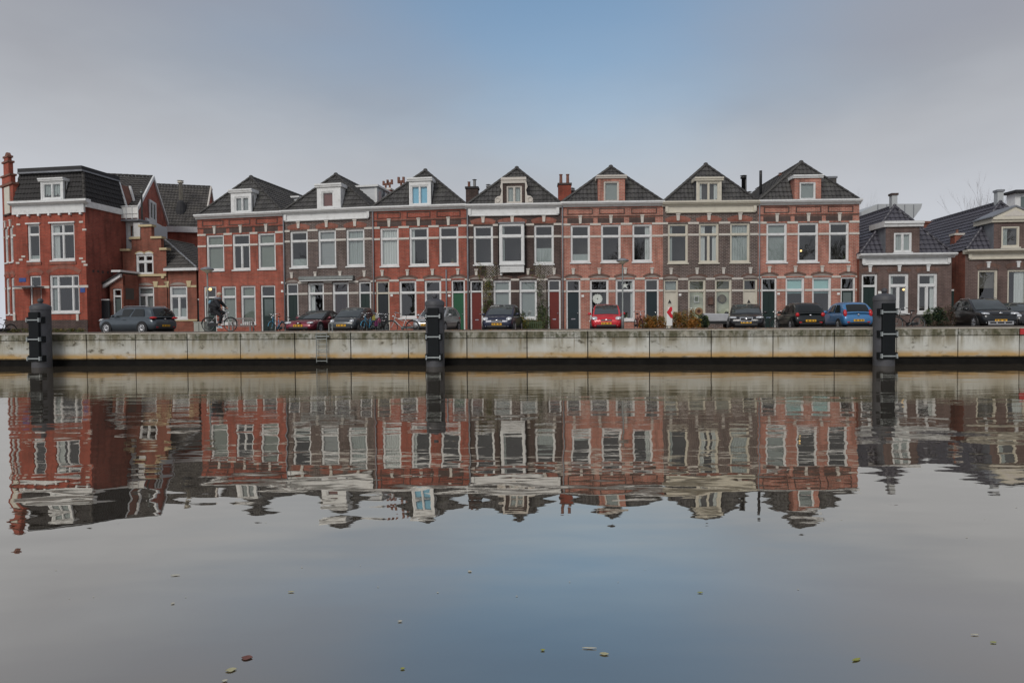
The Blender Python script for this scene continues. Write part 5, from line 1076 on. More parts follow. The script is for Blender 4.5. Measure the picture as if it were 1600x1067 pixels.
    if grille == 'slot': bevel(MB().box(fx-0.14, fx-0.012, -hw*0.34, hw*0.34, nose-0.17, nose-0.08).build('grille', M['trim'], t), 0.02); MB().box(fx-0.02, fx-0.004, -hw*0.30, hw*0.30, nose-0.135, nose-0.115).build('grille_bar', M['chrome'], t)
    elif grille == 'bar': bevel(MB().box(fx-0.16, fx-0.018, -hw*0.42, hw*0.42, nose-0.13, nose-0.06).build('grille', M['trim'], t), 0.02)
    elif grille == 'chrome':
        y_, z1, z0 = hw*0.30, nose-0.015, nose-0.25
        o = MB().prism([(-y_-0.05,z1),(y_+0.05,z1),(y_+0.03,z0+0.06),(y_-0.03,z0),(-y_+0.03,z0),(-y_-0.03,z0+0.06)], -0.06, 0.03).build('grille', M['chrome'], t, T(fx-0.025,0,0,R(90)))
        MB().prism([(-y_,z1-0.04),(y_,z1-0.04),(y_-0.02,z0+0.06),(y_-0.06,z0+0.04),(-y_+0.06,z0+0.04),(-y_+0.02,z0+0.06)], -0.08, -0.061).build('grille_mesh', M['trim'], t, T(fx-0.025,0,0,R(90)) )
        MB().prism([(-y_,z0+0.06),(-y_+0.05,z0+0.06),(y_,z1-0.04),(y_-0.05,z1-0.04)], -0.10, -0.081).ell((0,-0.10,(z0+z1)/2+0.01),(0.06,0.02,0.06),10,6).build('grille_bar', M['chrome'], t, T(fx-0.025,0,0,R(90)))
    elif grille == 'shield': MB().prism([(-0.14,nose-0.03),(0.14,nose-0.03),(0.0,nose-0.30)], -0.03, 0.05).build('grille', M['trim'], t, T(fx-0.03,0,0,R(90))); MB().ell((fx+0.005,0,nose-0.07),(0.02,0.05,0.05),10,6).build('badge', M['chrome'], t, smooth=True)
    if badge and grille in ('slot','bar'): MB().ell((fx-0.015,0,nose-0.11 if grille == 'slot' else nose-0.02),(0.02,0.075,0.05),10,6).build('badge', M['chrome'], t, smooth=True)
    def nplate(x, z, s_):
        p = MB().box(x-0.008, x+0.008, -0.26, 0.26, z-0.055, z+0.055).build('number_plate', M['numplate'], t)
        for k, wd in ((-0.19,0.09),(-0.05,0.12),(0.13,0.12)): MB().box(x+s_*0.0082, x+s_*0.0095, k-wd/2+0.02, k+wd/2, z-0.03, z+0.03).build('plate_characters', M['plate_ink'], p)
    nplate(fx+0.014, 0.46, 1); rx_ = f(0)
    # rear
    for sy in (-1, 1):
        if tails == 'block': MB().ell((0,0,0),(0.09,0.10,0.12),12,8).build('tail_light', M['tail'], t, T(f(0.030*L), sy*hw*0.78, belt-0.10), True)
        elif tails == 'tall': MB().ell((0,0,0),(0.09,0.095,0.20),12,8).build('tail_light', M['tail'], t, T(f(0.040*L), sy*hw*0.79, belt-0.04, 0, 0, R(14)), True)
        elif tails == 'wide': MB().ell((0,0,0),(0.20,0.20,0.075),12,8).build('tail_light', M['tail'], t, T(f(0.035*L), sy*hw*0.78, belt-0.06, R(25)*sy), True)
        MB().box(rx_+0.005, rx_+0.05, sy*hw*0.62-0.07, sy*hw*0.62+0.07, 0.40, 0.46).build('reflector', M['tail'], t)
    bevel(MB().box(rx_-0.006, rx_+0.10, -hw*0.66, hw*0.66, 0.30, 0.42).build('rear_bumper_trim', M['trim'], t), 0.02)
    nplate(rx_-0.018, 0.52, -1); MB().ell((f(0.012*L)-0.01,0,belt-0.13),(0.02,0.06,0.05),10,6).build('rear_badge', M['chrome'], t, smooth=True)
    MB().box(f(0.02*L), f(0.95*L), -hw*0.7, hw*0.7, 0.15, 0.24).build('underbody', M['trim'], t)
    return t
def at_street(px, Y): p = at(px, 505, Y); return p.x, p.y
def park(front_px, Y, a, L, rear=False):
    """nose (or tail) centre seen at front_px at depth Y; a: degrees the nose is turned to the left of straight at the canal"""
    x, y = at_street(front_px, Y)
    d = Vector((-math.sin(R(a)), -math.cos(R(a)))) if not rear else Vector((math.sin(R(a)), math.cos(R(a))))
    c = Vector((x, y)) + (-d if not rear else d) * (L/2); return (c.x, c.y, GZ), math.atan2(d.y, d.x)
l, hd = park(465.5, 33.4, 10, 4.28); car('parked_car', 'dark red low coupe parked in front of the house with the awning', paint('dark_red_paint', (0.17,0.012,0.030)), l, hd, 4.28, 1.75, 1.28, 0.82, 0.70, 0.64, xa=2.95, xb=2.05, xc=1.15, xd=0.42, roofm=M['trim'], grille='shield', lamps='slim', wr=0.31, deck=0.84)
l, hd = park(533, 33.4, 10, 3.43); car('parked_car', 'small charcoal hatchback parked beside the dark red coupe', paint('charcoal_paint', (0.035,0.043,0.050)), l, hd, 3.43, 1.63, 1.42, 0.90, 0.80, 0.72, xa=2.62, xb=1.85, xc=0.5, xd=0.1, grille='none', lamps='round', wr=0.28)
l, hd = park(665, 33.6, 12, 4.0); car('parked_car', 'silver hatchback half hidden behind the middle mooring post', paint('silver_paint', (0.40,0.41,0.42), 0.6), l, hd, 4.0, 1.66, 1.44, 0.92, 0.78, 0.70, grille='bar')
l, hd = park(776, 33.2, 9, 3.75); car('parked_car', 'navy blue hatchback parked in front of the left oxblood door', paint('navy_paint', (0.012,0.017,0.045)), l, hd, 3.75, 1.70, 1.52, 0.93, 0.84, 0.76, xa=2.95, xb=2.0, grille='slot')
l, hd = park(947.5, 33.2, 8.4, 3.81); car('parked_car', 'bright red hatchback facing the canal', paint('bright_red_paint', (0.56,0.010,0.022), 0.1), l, hd, 3.81, 1.665, 1.49, 0.92, 0.83, 0.74, xa=2.85, xb=1.95, grille='slot')
l, hd = park(1166, 33.0, 19, 4.7); car('parked_car', 'black estate car with a chrome grille facing the canal', paint('black_paint', (0.010,0.010,0.012)), l, hd, 4.7, 1.82, 1.46, 0.92, 0.80, 0.74, xa=3.42, xb=2.45, xc=0.5, xd=0.08, grille='chrome', lamps='slim', wr=0.32, rails=True)
l, hd = park(1267, 33.6, 6, 3.6, True); car('parked_car', 'black hatchback seen from behind beside the light blue one', paint('black_green_paint', (0.010,0.014,0.015)), l, hd, 3.6, 1.65, 1.47, 0.93, 0.82, 0.72, tails='block', wr=0.29, xc=0.55, xd=0.12)
l, hd = park(1342, 33.5, 7, 3.6, True); car('parked_car', 'light blue small hatchback seen from behind', paint('light_blue_paint', (0.060,0.20,0.42), 0.2), l, hd, 3.6, 1.60, 1.48, 0.94, 0.82, 0.72, tails='tall', wr=0.29, xc=0.55, xd=0.12)
l, hd = park(1564, 31.9, 15, 4.15); car('parked_car', 'black compact crossover with silver lower bumper, near the right edge', paint('black_blue_paint', (0.010,0.013,0.016)), l, hd, 4.15, 1.76, 1.60, 1.00, 0.92, 0.84, xa=3.05, xb=2.2, xc=0.6, xd=0.1, grille='bar', lamps='slim', wr=0.34, rails=True)
t_ = [o for o in bpy.data.objects if o.name.startswith('parked_car')][-1]
bevel(MB().box(2.07, 2.10, -0.55, 0.55, 0.24, 0.30).box(2.07, 2.10, -0.55, -0.47, 0.302, 0.38).box(2.07, 2.10, 0.47, 0.55, 0.302, 0.38).box(2.07, 2.10, -0.20, -0.14, 0.302, 0.38).box(2.07, 2.10, 0.14, 0.20, 0.302, 0.38).box(2.07,2.10,-0.55,0.55,0.382,0.42).build('silver_bumper', M['rim'], t_), 0.01)
l, hd = park(1616, 33.2, 15, 4.2); car('parked_car', 'dark car cut off by the right edge of the picture', paint('dark_grey_paint', (0.018,0.018,0.02)), l, hd, 4.2, 1.76, 1.42, 0.92, 0.82, 0.74)
# grey SUV on the left: flank to the canal, nose to the left
p = at_street(238, 36.6); g_ = R(20); d = Vector((-math.cos(g_), math.sin(g_))); lf = Vector((d.y, -d.x)); 
nrm = Vector((d.y*-1, d.x)) ; nrm = nrm if nrm.y > 0 else -nrm
c = Vector(p) + d*(4.49/2) + nrm*0.92
car('parked_car', 'grey metallic SUV parked side-on in front of the step-gabled cottage', paint('grey_metallic_paint', (0.078,0.098,0.115), 0.5), (c.x, c.y, GZ), math.atan2(d.y, d.x), 4.49, 1.84, 1.63, 1.03, 0.98, 0.86, xa=3.42, xb=2.55, xc=0.45, xd=0.12, tails='wide', wr=0.36, spokes=10, rails=True, grille='bar')
# ------------------------------------------------------------------ bicycles
def bicycle(label, loc, rz, col, lean=0.0, steer=0.0, wheel_r=0.34, rack=True, basket=None, bars='dutch', mud=None, step=True, saddle=None):
    t = thing('bicycle', label, 'bicycle', loc, rz, 'bicycles along the street'); t.rotation_euler = (lean, 0, rz)
    fm = mat('bicycle_paint', col, 0.35, 0.08, 5.0); bl = M['black_metal']; r = wheel_r; RH, FH = (-0.54,0,r), (0.56,0,r); BB = (-0.02,0,0.29); ST = (-0.20,0,0.80); HT = (0.36,0,0.92); HB = (0.41,0,0.70)
    for c in (RH, FH):
        m = MB()
        w = MB().torus((0,0,0), r-0.02, 0.02, 28, 6).build('wheel', M['tyre'], t, T(*c), True)
        for i in range(14):
            a = 2*math.pi*i/14; m.tube((0.02*math.cos(a+0.8),0.02 if i % 2 else -0.02,0.02*math.sin(a+0.8)),((r-0.03)*math.cos(a),0,(r-0.03)*math.sin(a)),0.0022,n=3)
        m.torus((0,0,0), r-0.042, 0.009, 28, 5).tube((0,-0.05,0),(0,0.05,0),0.022,n=8); m.build('rim', M['steel'], w)
        MB().path([(c[0]+(r+0.015)*math.cos(R(a)),0,c[2]+(r+0.015)*math.sin(R(a))) for a in range(15,180 if c is RH else 160,18)], 0.018, 5).build('mudguard', mud or fm, t, smooth=True)
    f = MB().tube(BB, ST, 0.018).tube(BB, HB, 0.019).tube(RH, BB, 0.011).tube(RH, (-0.17,0,0.72), 0.010).tube(HT, HB, 0.022)
    f.tube((-0.14,0,0.62) if step else (-0.18,0,0.76), (0.37,0,0.84), 0.016).path([HB,(0.45,0,0.56),(0.52,0,0.42),FH], 0.014, 6); f.build('frame', fm, t, smooth=True)
    MB().tube(ST, (-0.225,0,0.93), 0.013).build('seat_post', M['chrome'], t, smooth=True); MB().ell((-0.25,0,0.96),(0.14,0.08,0.035),12,6).build('saddle', saddle or bl, t, smooth=True)
    hb = MB().tube(HT,(0.34,0,1.06),0.012)
    pts = [(0.16,-0.29,1.06),(0.30,-0.27,1.09),(0.37,-0.12,1.08),(0.35,0,1.06),(0.37,0.12,1.08),(0.30,0.27,1.09),(0.16,0.29,1.06)]
    hb.path(pts, 0.012, 6); hbo = hb.build('handlebar', M['chrome'], t, smooth=True)
    for s_ in (-1,1): MB().tube((0.14,s_*0.292,1.058),(0.25,s_*0.28,1.08),0.017,n=6).build('grip', bl, hbo)
    MB().tube((-0.02,-0.09,0.29),(-0.02,0.09,0.29),0.02,n=8).tube((-0.02,-0.09,0.29),(0.10,-0.10,0.17),0.010,n=5).tube((-0.02,0.09,0.29),(-0.14,0.10,0.41),0.010,n=5).box(0.06,0.15,-0.19,-0.10,0.155,0.18).box(-0.19,-0.10,0.10,0.19,0.395,0.42).build('crank', M['steel'], t)
    MB().lathe([(0.09,-0.055),(0.09,-0.045)], (-0.02,0,0.29), 16, 'Y').box(-0.56,0.02,-0.065,-0.05,0.26,0.40).build('chain_case', bl, t)
    MB().ell((0.47,0,0.90),(0.05,0.045,0.045),8,6).build('front_lamp', M['lamp'], t, smooth=True)
    if rack:
        rk = MB()
        for y in (-0.07,0,0.07): rk.tube((-0.75,y,0.74),(-0.24,y,0.74),0.007,n=4)
        for x in (-0.72,-0.5,-0.3): rk.tube((x,-0.07,0.74),(x,0.07,0.74),0.006,n=4)
        rk.tube((-0.66,-0.07,0.74),RH,0.006,n=4).tube((-0.66,0.07,0.74),RH,0.006,n=4); rk.build('luggage_rack', M['steel'], t)
    if basket: bevel(MB().box(0.46,0.78,-0.2,0.2,0.78,1.0).build('basket', basket, t), 0.03)
    return t
def curb_bike(label, px, Y, rz, col, z=GZ, **k): x, y = at_street(px, Y); return bicycle(label, (x, y, z), R(rz), col, **k)
curb_bike('blue bicycle parked end-on beside the dark red coupe', 434, 34.3, 260, (0.10,0.32,0.48), lean=R(4), rack=True)
curb_bike('dark bicycle leaning at the house wall behind the red coupe', 459, 38.5, 10, (0.03,0.03,0.03))
curb_bike('light blue bicycle parked right of the charcoal hatchback', 577, 34.0, 255, (0.08,0.33,0.52), lean=R(3))
b3 = curb_bike('dark bicycle laden with colourful bags, right of the light blue one', 589, 34.6, 285, (0.03,0.03,0.035), lean=R(-4))
curb_bike('black bicycle standing in front of the black door', 600, 36.2, 300, (0.015,0.015,0.017), lean=R(3))
curb_bike('pale grey step-through bicycle in front of the silver car', 628, 32.6, 176, (0.45,0.50,0.50), lean=R(5), mud=M['trim'])
curb_bike('small dark bicycle seen head-on beside the red hatchback', 997.5, 34.4, 274, (0.10,0.02,0.025))
curb_bike('black bicycle standing right of the right-hand mooring post', 1419, 31.2, 182, (0.012,0.012,0.013), lean=R(4), step=False)
curb_bike('dark bicycle leaning behind the black hatchback by the red house', 1222, 36.5, 200, (0.02,0.02,0.02))
curb_bike('dark bicycle cut off by the left edge at the corner house', 2, 40.0, 250, (0.03,0.03,0.03))
# colourful shopping bags on the laden bike
x, y = at_street(588.5, 34.15)
for k, (dx, dz, s_, col, lb) in enumerate(((-0.14,0.84,0.13,(0.30,0.27,0.05),'yellow bag hanging on the laden bicycle'),(0.0,0.92,0.11,(0.42,0.41,0.40),'white bag on top of the laden bicycle'),(0.0,0.55,0.15,(0.17,0.03,0.11),'magenta pannier on the laden bicycle'),(0.14,0.70,0.12,(0.36,0.10,0.16),'dark red bag on the right of the laden bicycle'))):
    mb = MB().prism([(-s_*0.62,-s_),(s_*0.58,-s_*0.95),(s_*0.72,s_*0.35),(s_*0.35,s_*0.85),(-s_*0.3,s_*0.78),(-s_*0.70,s_*0.4)], -s_*0.35, s_*0.35).path([(-s_*0.25,0,s_*0.75),(-s_*0.1,0,s_*1.25),(s_*0.2,0,s_*1.25),(s_*0.3,0,s_*0.8)], 0.012, 5)
    o = mb.build('bag', mat('bag_fabric', col, 0.8, 0.45, 16.0), None, T(x+dx,y,GZ+dz,R(20*k))); bevel(o, s_*0.2, 3); tag(o, lb, 'bag')
# ------------------------------------------------------------------ cyclist
def skin(name, verts, edges, radii, m, parent, sub=2, root=0):
    me = bpy.data.meshes.new(name); me.from_pydata(verts, edges, []); o = put(name, me, m, parent)
    sk = o.modifiers.new('skin', 'SKIN'); sk.use_smooth_shade = True; lay = me.skin_vertices[0].data
    for i, r in enumerate(radii):
        lay[i].radius = r if isinstance(r, tuple) else (r, r); lay[i].use_root = (i == root)
    s_ = o.modifiers.new('sub', 'SUBSURF'); s_.levels = s_.render_levels = sub; return o
def cyclist():
    x, y = at_street(342.5, 31.0); bz = QZ-0.006
    bike = bicycle('white and red city bicycle ridden along the quay', (x, y, bz), R(-3), (0.62,0.58,0.58), rack=True, mud=M['trim'], steer=0)
    t = thing('person', 'person in a dark hooded coat and light cap riding a bicycle to the right', 'person', (x, y, bz), R(-3))
    V = []; E = []; Rr = []
    def chain(pts, start=None):
        idx = start
        for p, r in pts:
            V.append(p); Rr.append(r); i = len(V)-1
            if idx is not None: E.append((idx, i))
            idx = i
        return idx
    chain([((-0.24,0,1.04),(0.15,0.17))]); chain([((-0.20,0,1.20),(0.13,0.155)),((-0.12,0,1.40),(0.13,0.17)),((-0.06,0,1.53),(0.11,0.16))], 0); neck = 3
    chain([((0.0,0,1.62),0.055),((0.035,0,1.70),(0.09,0.08)),((0.05,0,1.79),(0.085,0.075)),((0.04,0,1.85),0.05)], neck)
    for s_ in (-1,1):
        chain([((-0.06,s_*0.19,1.50),0.065),((0.10,s_*0.25,1.28),0.05),((0.27,s_*0.27,1.13),0.036),((0.33,s_*0.275,1.10),0.03)], neck)
    hipl = chain([((-0.20,-0.10,0.99),0.095),((0.12,-0.11,0.78),0.075),((0.16,-0.11,0.70),0.065),((0.07,-0.12,0.34),0.045),((0.03,-0.13,0.25),0.04),((0.12,-0.13,0.20),0.035)], 0)
    hipr = chain([((-0.20,0.10,0.99),0.095),((0.14,0.11,0.94),0.075),((0.18,0.11,0.88),0.065),((-0.02,0.12,0.56),0.045),((-0.10,0.13,0.47),0.04),((0.0,0.13,0.44),0.035)], 0)
    skin('body', V, E, Rr, mat('skin_tone', (0.42,0.24,0.17), 0.6), t)
    # five-fingered hands closed on the grips
    hm = mat('glove_knit', (0.03,0.03,0.035), 0.8)
    for s_ in (-1,1):
        c = Vector((0.22, s_*0.28, 1.095)); hv = [tuple(c+Vector((0.06,0,0.03))), tuple(c+Vector((0.0,0,0.035)))]; he = [(0,1)]; hr = [0.03,0.032]
        for k, (dx, ln) in enumerate(((0.045,0.055),(0.022,0.062),(0.0,0.06),(-0.02,0.05))):
            b = len(hv); hv += [tuple(c+Vector((dx, s_*0.028, 0.022))), tuple(c+Vector((dx, s_*0.040, -0.008))), tuple(c+Vector((dx, s_*0.012, -0.008-ln*0.5)))]; he += [(1,b),(b,b+1),(b+1,b+2)]; hr += [0.010,0.009,0.008]
        b = len(hv); hv += [tuple(c+Vector((0.055, -s_*0.025, 0.015))), tuple(c+Vector((0.035, -s_*0.034, -0.012)))]; he += [(0,b),(b,b+1)]; hr += [0.011,0.009]
        skin('glove', hv, he, hr, hm, t, 1)
    coat = mat('dark_coat_cloth', (0.020,0.022,0.027), 0.85, 0.25, 8.0)
    cv = [(-0.27,0,0.93),(-0.24,0,1.05),(-0.19,0,1.22),(-0.12,0,1.41),(-0.05,0,1.55)]; ce = [(0,1),(1,2),(2,3),(3,4)]; cr = [(0.19,0.21),(0.185,0.205),(0.165,0.19),(0.165,0.20),(0.13,0.17)]
    for s_ in (-1,1):
        b = len(cv); cv += [(-0.06,s_*0.20,1.51),(0.10,s_*0.26,1.29),(0.24,s_*0.275,1.15)]; ce += [(4,b),(b,b+1),(b+1,b+2)]; cr += [0.090,0.072,0.052]
    skin('coat', cv, ce, cr, coat, t, 2, 1)
    tr = mat('black_trouser_cloth', (0.012,0.012,0.015), 0.85, 0.2, 8.0)
    skin('trousers', [(-0.22,0,0.98),(-0.18,-0.10,0.97),(0.12,-0.11,0.79),(0.16,-0.11,0.70),(0.075,-0.12,0.36),(-0.18,0.10,0.97),(0.14,0.11,0.95),(0.18,0.11,0.88),(-0.01,0.12,0.58)], [(0,1),(1,2),(2,3),(3,4),(0,5),(5,6),(6,7),(7,8)], [0.16,0.125,0.095,0.085,0.07,0.125,0.095,0.085,0.07], tr, t)
    sh = mat('blue_white_shoe', (0.28,0.42,0.50), 0.6, 0.4, 14.0); so = M['plate_white']
    for (ax, ay, az) in ((0.05,-0.13,0.215),(-0.07,0.13,0.455)):
        s_ = skin('shoe', [(ax-0.06,ay,az+0.03),(ax+0.06,ay,az+0.005),(ax+0.17,ay,az-0.01)], [(0,1),(1,2)], [(0.05,0.055),(0.047,0.05),(0.032,0.04)], sh, t, 2)
        MB().box(ax-0.10,ax+0.20,ay-0.045,ay+0.045,az-0.055,az-0.03).build('sole', so, s_)
    MB().ell((0.03,0,1.80),(0.115,0.10,0.10),14,8).box(0.10,0.19,-0.07,0.07,1.79,1.805).build('cap', mat('beige_cap_cloth', (0.46,0.40,0.31), 0.85, 0.1, 8.0), t, smooth=True)
    MB().torus((-0.045,0,1.60), 0.11, 0.065, 20, 8, 'Z').build('hood', mat('grey_hood_cloth', (0.20,0.21,0.24), 0.9, 0.2, 8.0), t, smooth=True)
    for s_ in (-1,1): MB().ell((0.135,s_*0.032,1.735),(0.012,0.014,0.010),8,6).build('eye', M['trim'], t, smooth=True)
    # light blue rucksack flap on the back
    x2 = thing('rucksack', 'dark rucksack with a pale blue stripe on the rider\'s back', 'rucksack', (x, y, bz), R(-3))
    MB().ell((-0.36,0,1.28),(0.13,0.16,0.22),14,10).build('bag_body', mat('dark_rucksack_cloth', (0.02,0.022,0.028), 0.8, 0.2, 8), x2, smooth=True)
    MB().ell((-0.40,-0.03,1.40),(0.08,0.14,0.12),12,8).build('stripe', mat('pale_blue_cloth', (0.20,0.36,0.46), 0.8, 0.2, 8), x2, smooth=True)
cyclist()
# ------------------------------------------------------------------ lamp posts
def lamp_post(px, Y, top, label):
    x, y = at_street(px, Y); zt = at(px, top, Y).z-GZ; t = thing('street_lamp', label, 'street lamp', (x, y, GZ), 0, 'street lamps on the quay')
    MB().lathe([(0.07,0),(0.07,0.8),(0.042,0.85),(0.034,zt-0.30)], n=12).build('pole', M['steel'], t, smooth=True)
    MB().lathe([(0.06,zt-0.30),(0.10,zt-0.24),(0.26,zt-0.17),(0.27,zt-0.14)], n=20).build('diffuser', mat('opal_diffuser', (0.60,0.56,0.44), 0.4), t, smooth=True)
    MB().lathe([(0.31,zt-0.14),(0.30,zt-0.08),(0.12,zt),(0.02,zt+0.01)], n=20).build('hood', M['lead'], t, smooth=True)
lamp_post(325.5, 31.2, 417.5, 'slim street lamp behind the cyclist on the left'); lamp_post(973, 32.0, 404, 'slim street lamp beside the bright red hatchback')
# ------------------------------------------------------------------ street furniture
x, y = at_street(313, 32.6); t = thing('utility_cabinet', 'pale grey utility cabinet beside the left street lamp', 'cabinet', (x, y, GZ)); gm = mat('cabinet_grey', (0.36,0.37,0.33), 0.6, 0.1, 3.0)
bevel(MB().box(-0.26,0.26,-0.16,0.16,0,0.66).build('box', gm, t), 0.015); MB().box(-0.28,0.28,-0.18,0.18,0.66,0.70).build('lid', gm, t); MB().box(-0.01,0.01,-0.168,-0.161,0.05,0.62).build('door_gap', M['trim'], t)
x, y = at_street(377, 34.0); t = thing('garden_bench', 'weathered grey slatted bench in front of the first red house', 'bench', (x, y, GZ)); wm = mat('weathered_teak', (0.26,0.24,0.23), 0.85, 0.25, 6.0, stretch=(1,8,8))
for sx in (-0.56,0.56):
    for yy, hh in ((-0.22,0.62),(0.22,0.88)): MB().box(sx-0.03,sx+0.03,yy-0.03,yy+0.03,0,hh).build('leg', wm, t)
    MB().box(sx-0.035,sx+0.035,-0.26,0.19,0.62,0.655).build('arm_rest', wm, t)
for k in range(5): MB().box(-0.53,0.53,-0.24+0.095*k,-0.165+0.095*k,0.42,0.445).build('seat_slat', wm, t)
for k in range(10): MB().box(-0.50+0.108*k,-0.455+0.108*k,0.20,0.225,0.45,0.83).build('back_slat', wm, t)
MB().box(-0.53,0.53,0.195,0.235,0.83,0.90).build('back_rail', wm, t)
# trailer under grey cover
x, y = at_street(1119.5, 34.2); t = thing('covered_trailer', 'small car trailer under a pale grey tarpaulin beside the black estate', 'trailer', (x, y, GZ), R(-6)); tm_ = mat('grey_tarpaulin', (0.40,0.41,0.43), 0.6, 0.12, 4.0, bump=0.3, bscale=6)
v = MB().prism([(-0.62,0.52),(0.58,0.52),(0.66,0.92),(-0.66,0.96)], -0.02, 1.6); bevel(v.build('tarpaulin', tm_, t), 0.04); MB().box(-0.6,0.58,0.02,1.55,0.38,0.518).build('bed', M['trim'], t)
for sx in (-0.66,0.66): put('wheel', wheel_meshes(0.27,0.2,7)[0], M['tyre'], t, T(sx,0.8,0.27,R(90)))
# chevron board
x, y = at_street(1046.5, 33.0); t = thing('chevron_sign', 'white traffic board with a red chevron pointing left in the hedge', 'sign', (x, y, GZ)); 
for sx in (-0.12,0.12): MB().tube((sx,0.03,0),(sx,0.03,0.5),0.02,n=6).build('leg', M['steel'], t)
MB().box(-0.16,0.13,-0.012,0.012,0.32,1.0).build('board', M['plate_white'], t)
zc_ = 1.0; MB().prism([(-0.16,zc_),(0.02,zc_+0.28),(0.12,zc_+0.28),(0.12,zc_+0.10),(0.05,zc_),(0.14,zc_-0.16),(0.14,zc_-0.30),(0.04,zc_-0.28)], -0.03, -0.013).build('chevron', mat('red_retroreflective', (0.60,0.015,0.03), 0.4), t)
MB().box(-0.10,0.12,-0.012,0.012,1.0,1.27).build('board_top', M['plate_white'], t)
# wreath on a stake
x, y = at_street(1092, 34.6); t = thing('straw_wreath', 'round straw wreath standing in the hedge by the covered trailer', 'wreath', (x, y, GZ)); zz = at(1092, 487, 34.6).z-GZ
MB().torus((0,0,zz), 0.15, 0.075, 22, 8).build('ring', mat('dry_straw', (0.25,0.15,0.08), 0.9, 0.35, 14.0, bump=0.6, bscale=40), t, smooth=True); MB().lathe([(0.09,-0.01),(0.09,0.02)], (0,0,zz), 14, 'Y').build('centre', mat('dark_seed_head', (0.09,0.04,0.03), 0.9, 0.3, 20), t); MB().tube((0,0.03,0),(0,0.03,zz-0.1),0.015,n=6).build('stake', wm, t)
# ------------------------------------------------------------------ planting
def leaf_mat(name, col, isl=0.45):
    m = mat(name, col, 0.6, 0.2, 4.0, island=isl, spec=0.3); return m
LG = leaf_mat('green_leaf', (0.085,0.115,0.038)); LO = leaf_mat('rust_leaf', (0.27,0.115,0.022)); LD = leaf_mat('dark_leaf', (0.020,0.036,0.018)); LB = leaf_mat('brown_leaf', (0.085,0.055,0.038)); LY = leaf_mat('yellow_leaf', (0.36,0.26,0.04)); LOL = leaf_mat('olive_leaf', (0.17,0.135,0.04))
def leaves(mb, c, r, n, size, rn, shell_=0.4):
    for _ in range(n):
        while True:
            d = Vector((rn.uniform(-1,1), rn.uniform(-1,1), rn.uniform(-1,1)))
            if 0.02 < d.length <= 1: break
        d *= (d.length**-shell_) if d.length > 0 else 1
        p = Vector(c) + Vector((d.x*r[0], d.y*r[1], d.z*r[2])); a = Vector((rn.uniform(-1,1), rn.uniform(-1,1), rn.uniform(-0.6,0.9))).normalized(); b = a.orthogonal().normalized(); b.rotate(Matrix.Rotation(rn.uniform(0,6.28),3,a)); s_ = size*rn.uniform(0.6,1.35)
        mb.face([p-a*s_, p-b*s_*0.42, p+a*s_, p+b*s_*0.42])
def shrub(name, label, px, Y, w, hgt, mats, seed, n=500, size=0.045, group=None, z=GZ, dpt=0.5, cat='shrub', stems=7):
    rn = random.Random(seed); x, y = at_street(px, Y); t = thing(name, label, cat, (x, y, z), 0, group)
    mb = MB()
    for k in range(stems): mb.tube((rn.uniform(-0.15,0.15)*w, rn.uniform(-0.1,0.1), 0), (rn.uniform(-0.42,0.42)*w, rn.uniform(-0.35,0.35)*dpt, hgt*rn.uniform(0.6,0.98)), 0.012, 0.004, 5)
    mb.build('stem', M['stem'], t)
    for q, (lm, fr) in enumerate(mats):
        mb = MB()
        for k in range(9):
            c = (rn.uniform(-0.40,0.40)*w, rn.uniform(-0.35,0.35)*dpt, hgt*rn.uniform(0.15,0.78)); rr = rn.uniform(0.14,0.26)
            leaves(mb, c, (rr*w*0.8, rr*dpt, rr*hgt), int(n*fr/9), size, rn)
        leaves(mb, (0,0,hgt*0.45), (0.5*w,0.5*dpt,0.5*hgt), int(n*fr*0.35), size, rn)
        mb.build('foliage', lm, t, raw=True)
    return t
M['twig'] = mat('bare_twig', (0.36,0.35,0.36), 0.9, 0.2, 4.0)
M['stem'] = mat('plant_stem', (0.07,0.05,0.035), 0.9, 0.3, 8.0)
shrub('hedge_shrub', 'low rust-coloured shrub left of the chevron sign', 1011, 33.9, 0.75, 0.95, [(LO,0.8),(LOL,0.5)], 1, 1500, 0.04, 'rust shrubs in the planter')
shrub('hedge_shrub', 'broad rust-coloured shrub directly left of the chevron sign', 1028, 33.6, 0.95, 0.90, [(LO,0.9),(LOL,0.3)], 2, 1700, 0.04, 'rust shrubs in the planter')
shrub('hedge_shrub', 'tall olive and rust shrub directly right of the chevron sign', 1062, 33.8, 0.95, 1.12, [(LO,0.6),(LOL,0.7)], 3, 1800, 0.04, 'rust shrubs in the planter')
shrub('hedge_shrub', 'bright rust rounded shrub in front of the straw wreath', 1085, 33.4, 0.70, 0.82, [(LO,1.0),(LY,0.08)], 4, 1400, 0.04, 'rust shrubs in the planter')
shrub('hedge_shrub', 'tall olive shrub behind the chevron sign hedge', 1076, 34.6, 0.7, 1.32, [(LOL,0.6),(LO,0.4)], 31, 1100, 0.04, 'rust shrubs in the planter')
shrub('green_shrub', 'dark green leafy shrub between the rust hedge and the trailer', 1098, 33.9, 0.62, 0.92, [(LD,0.7),(LG,0.4)], 5, 1000, 0.05)
shrub('green_shrub', 'dense dark green shrub in front of the low house', 1459, 34.5, 1.5, 1.25, [(LD,0.9),(LG,0.25)], 6, 2200, 0.05)
shrub('brown_shrub', 'bare brown shrub left of the black crossover', 1481, 35.0, 1.0, 1.35, [(LB,0.8),(LD,0.25)], 7, 1300, 0.035, stems=22)
shrub('brown_shrub', 'low brown creeping shrub at the foot of the dark green one', 1476, 33.9, 1.0, 0.55, [(LB,0.7),(LD,0.4)], 8, 900, 0.035)
shrub('front_garden_plant', 'green plants with yellow flowers beside the navy hatchback', 816, 36.5, 0.8, 1.15, [(LG,0.7),(LY,0.16)], 9, 700, 0.05)
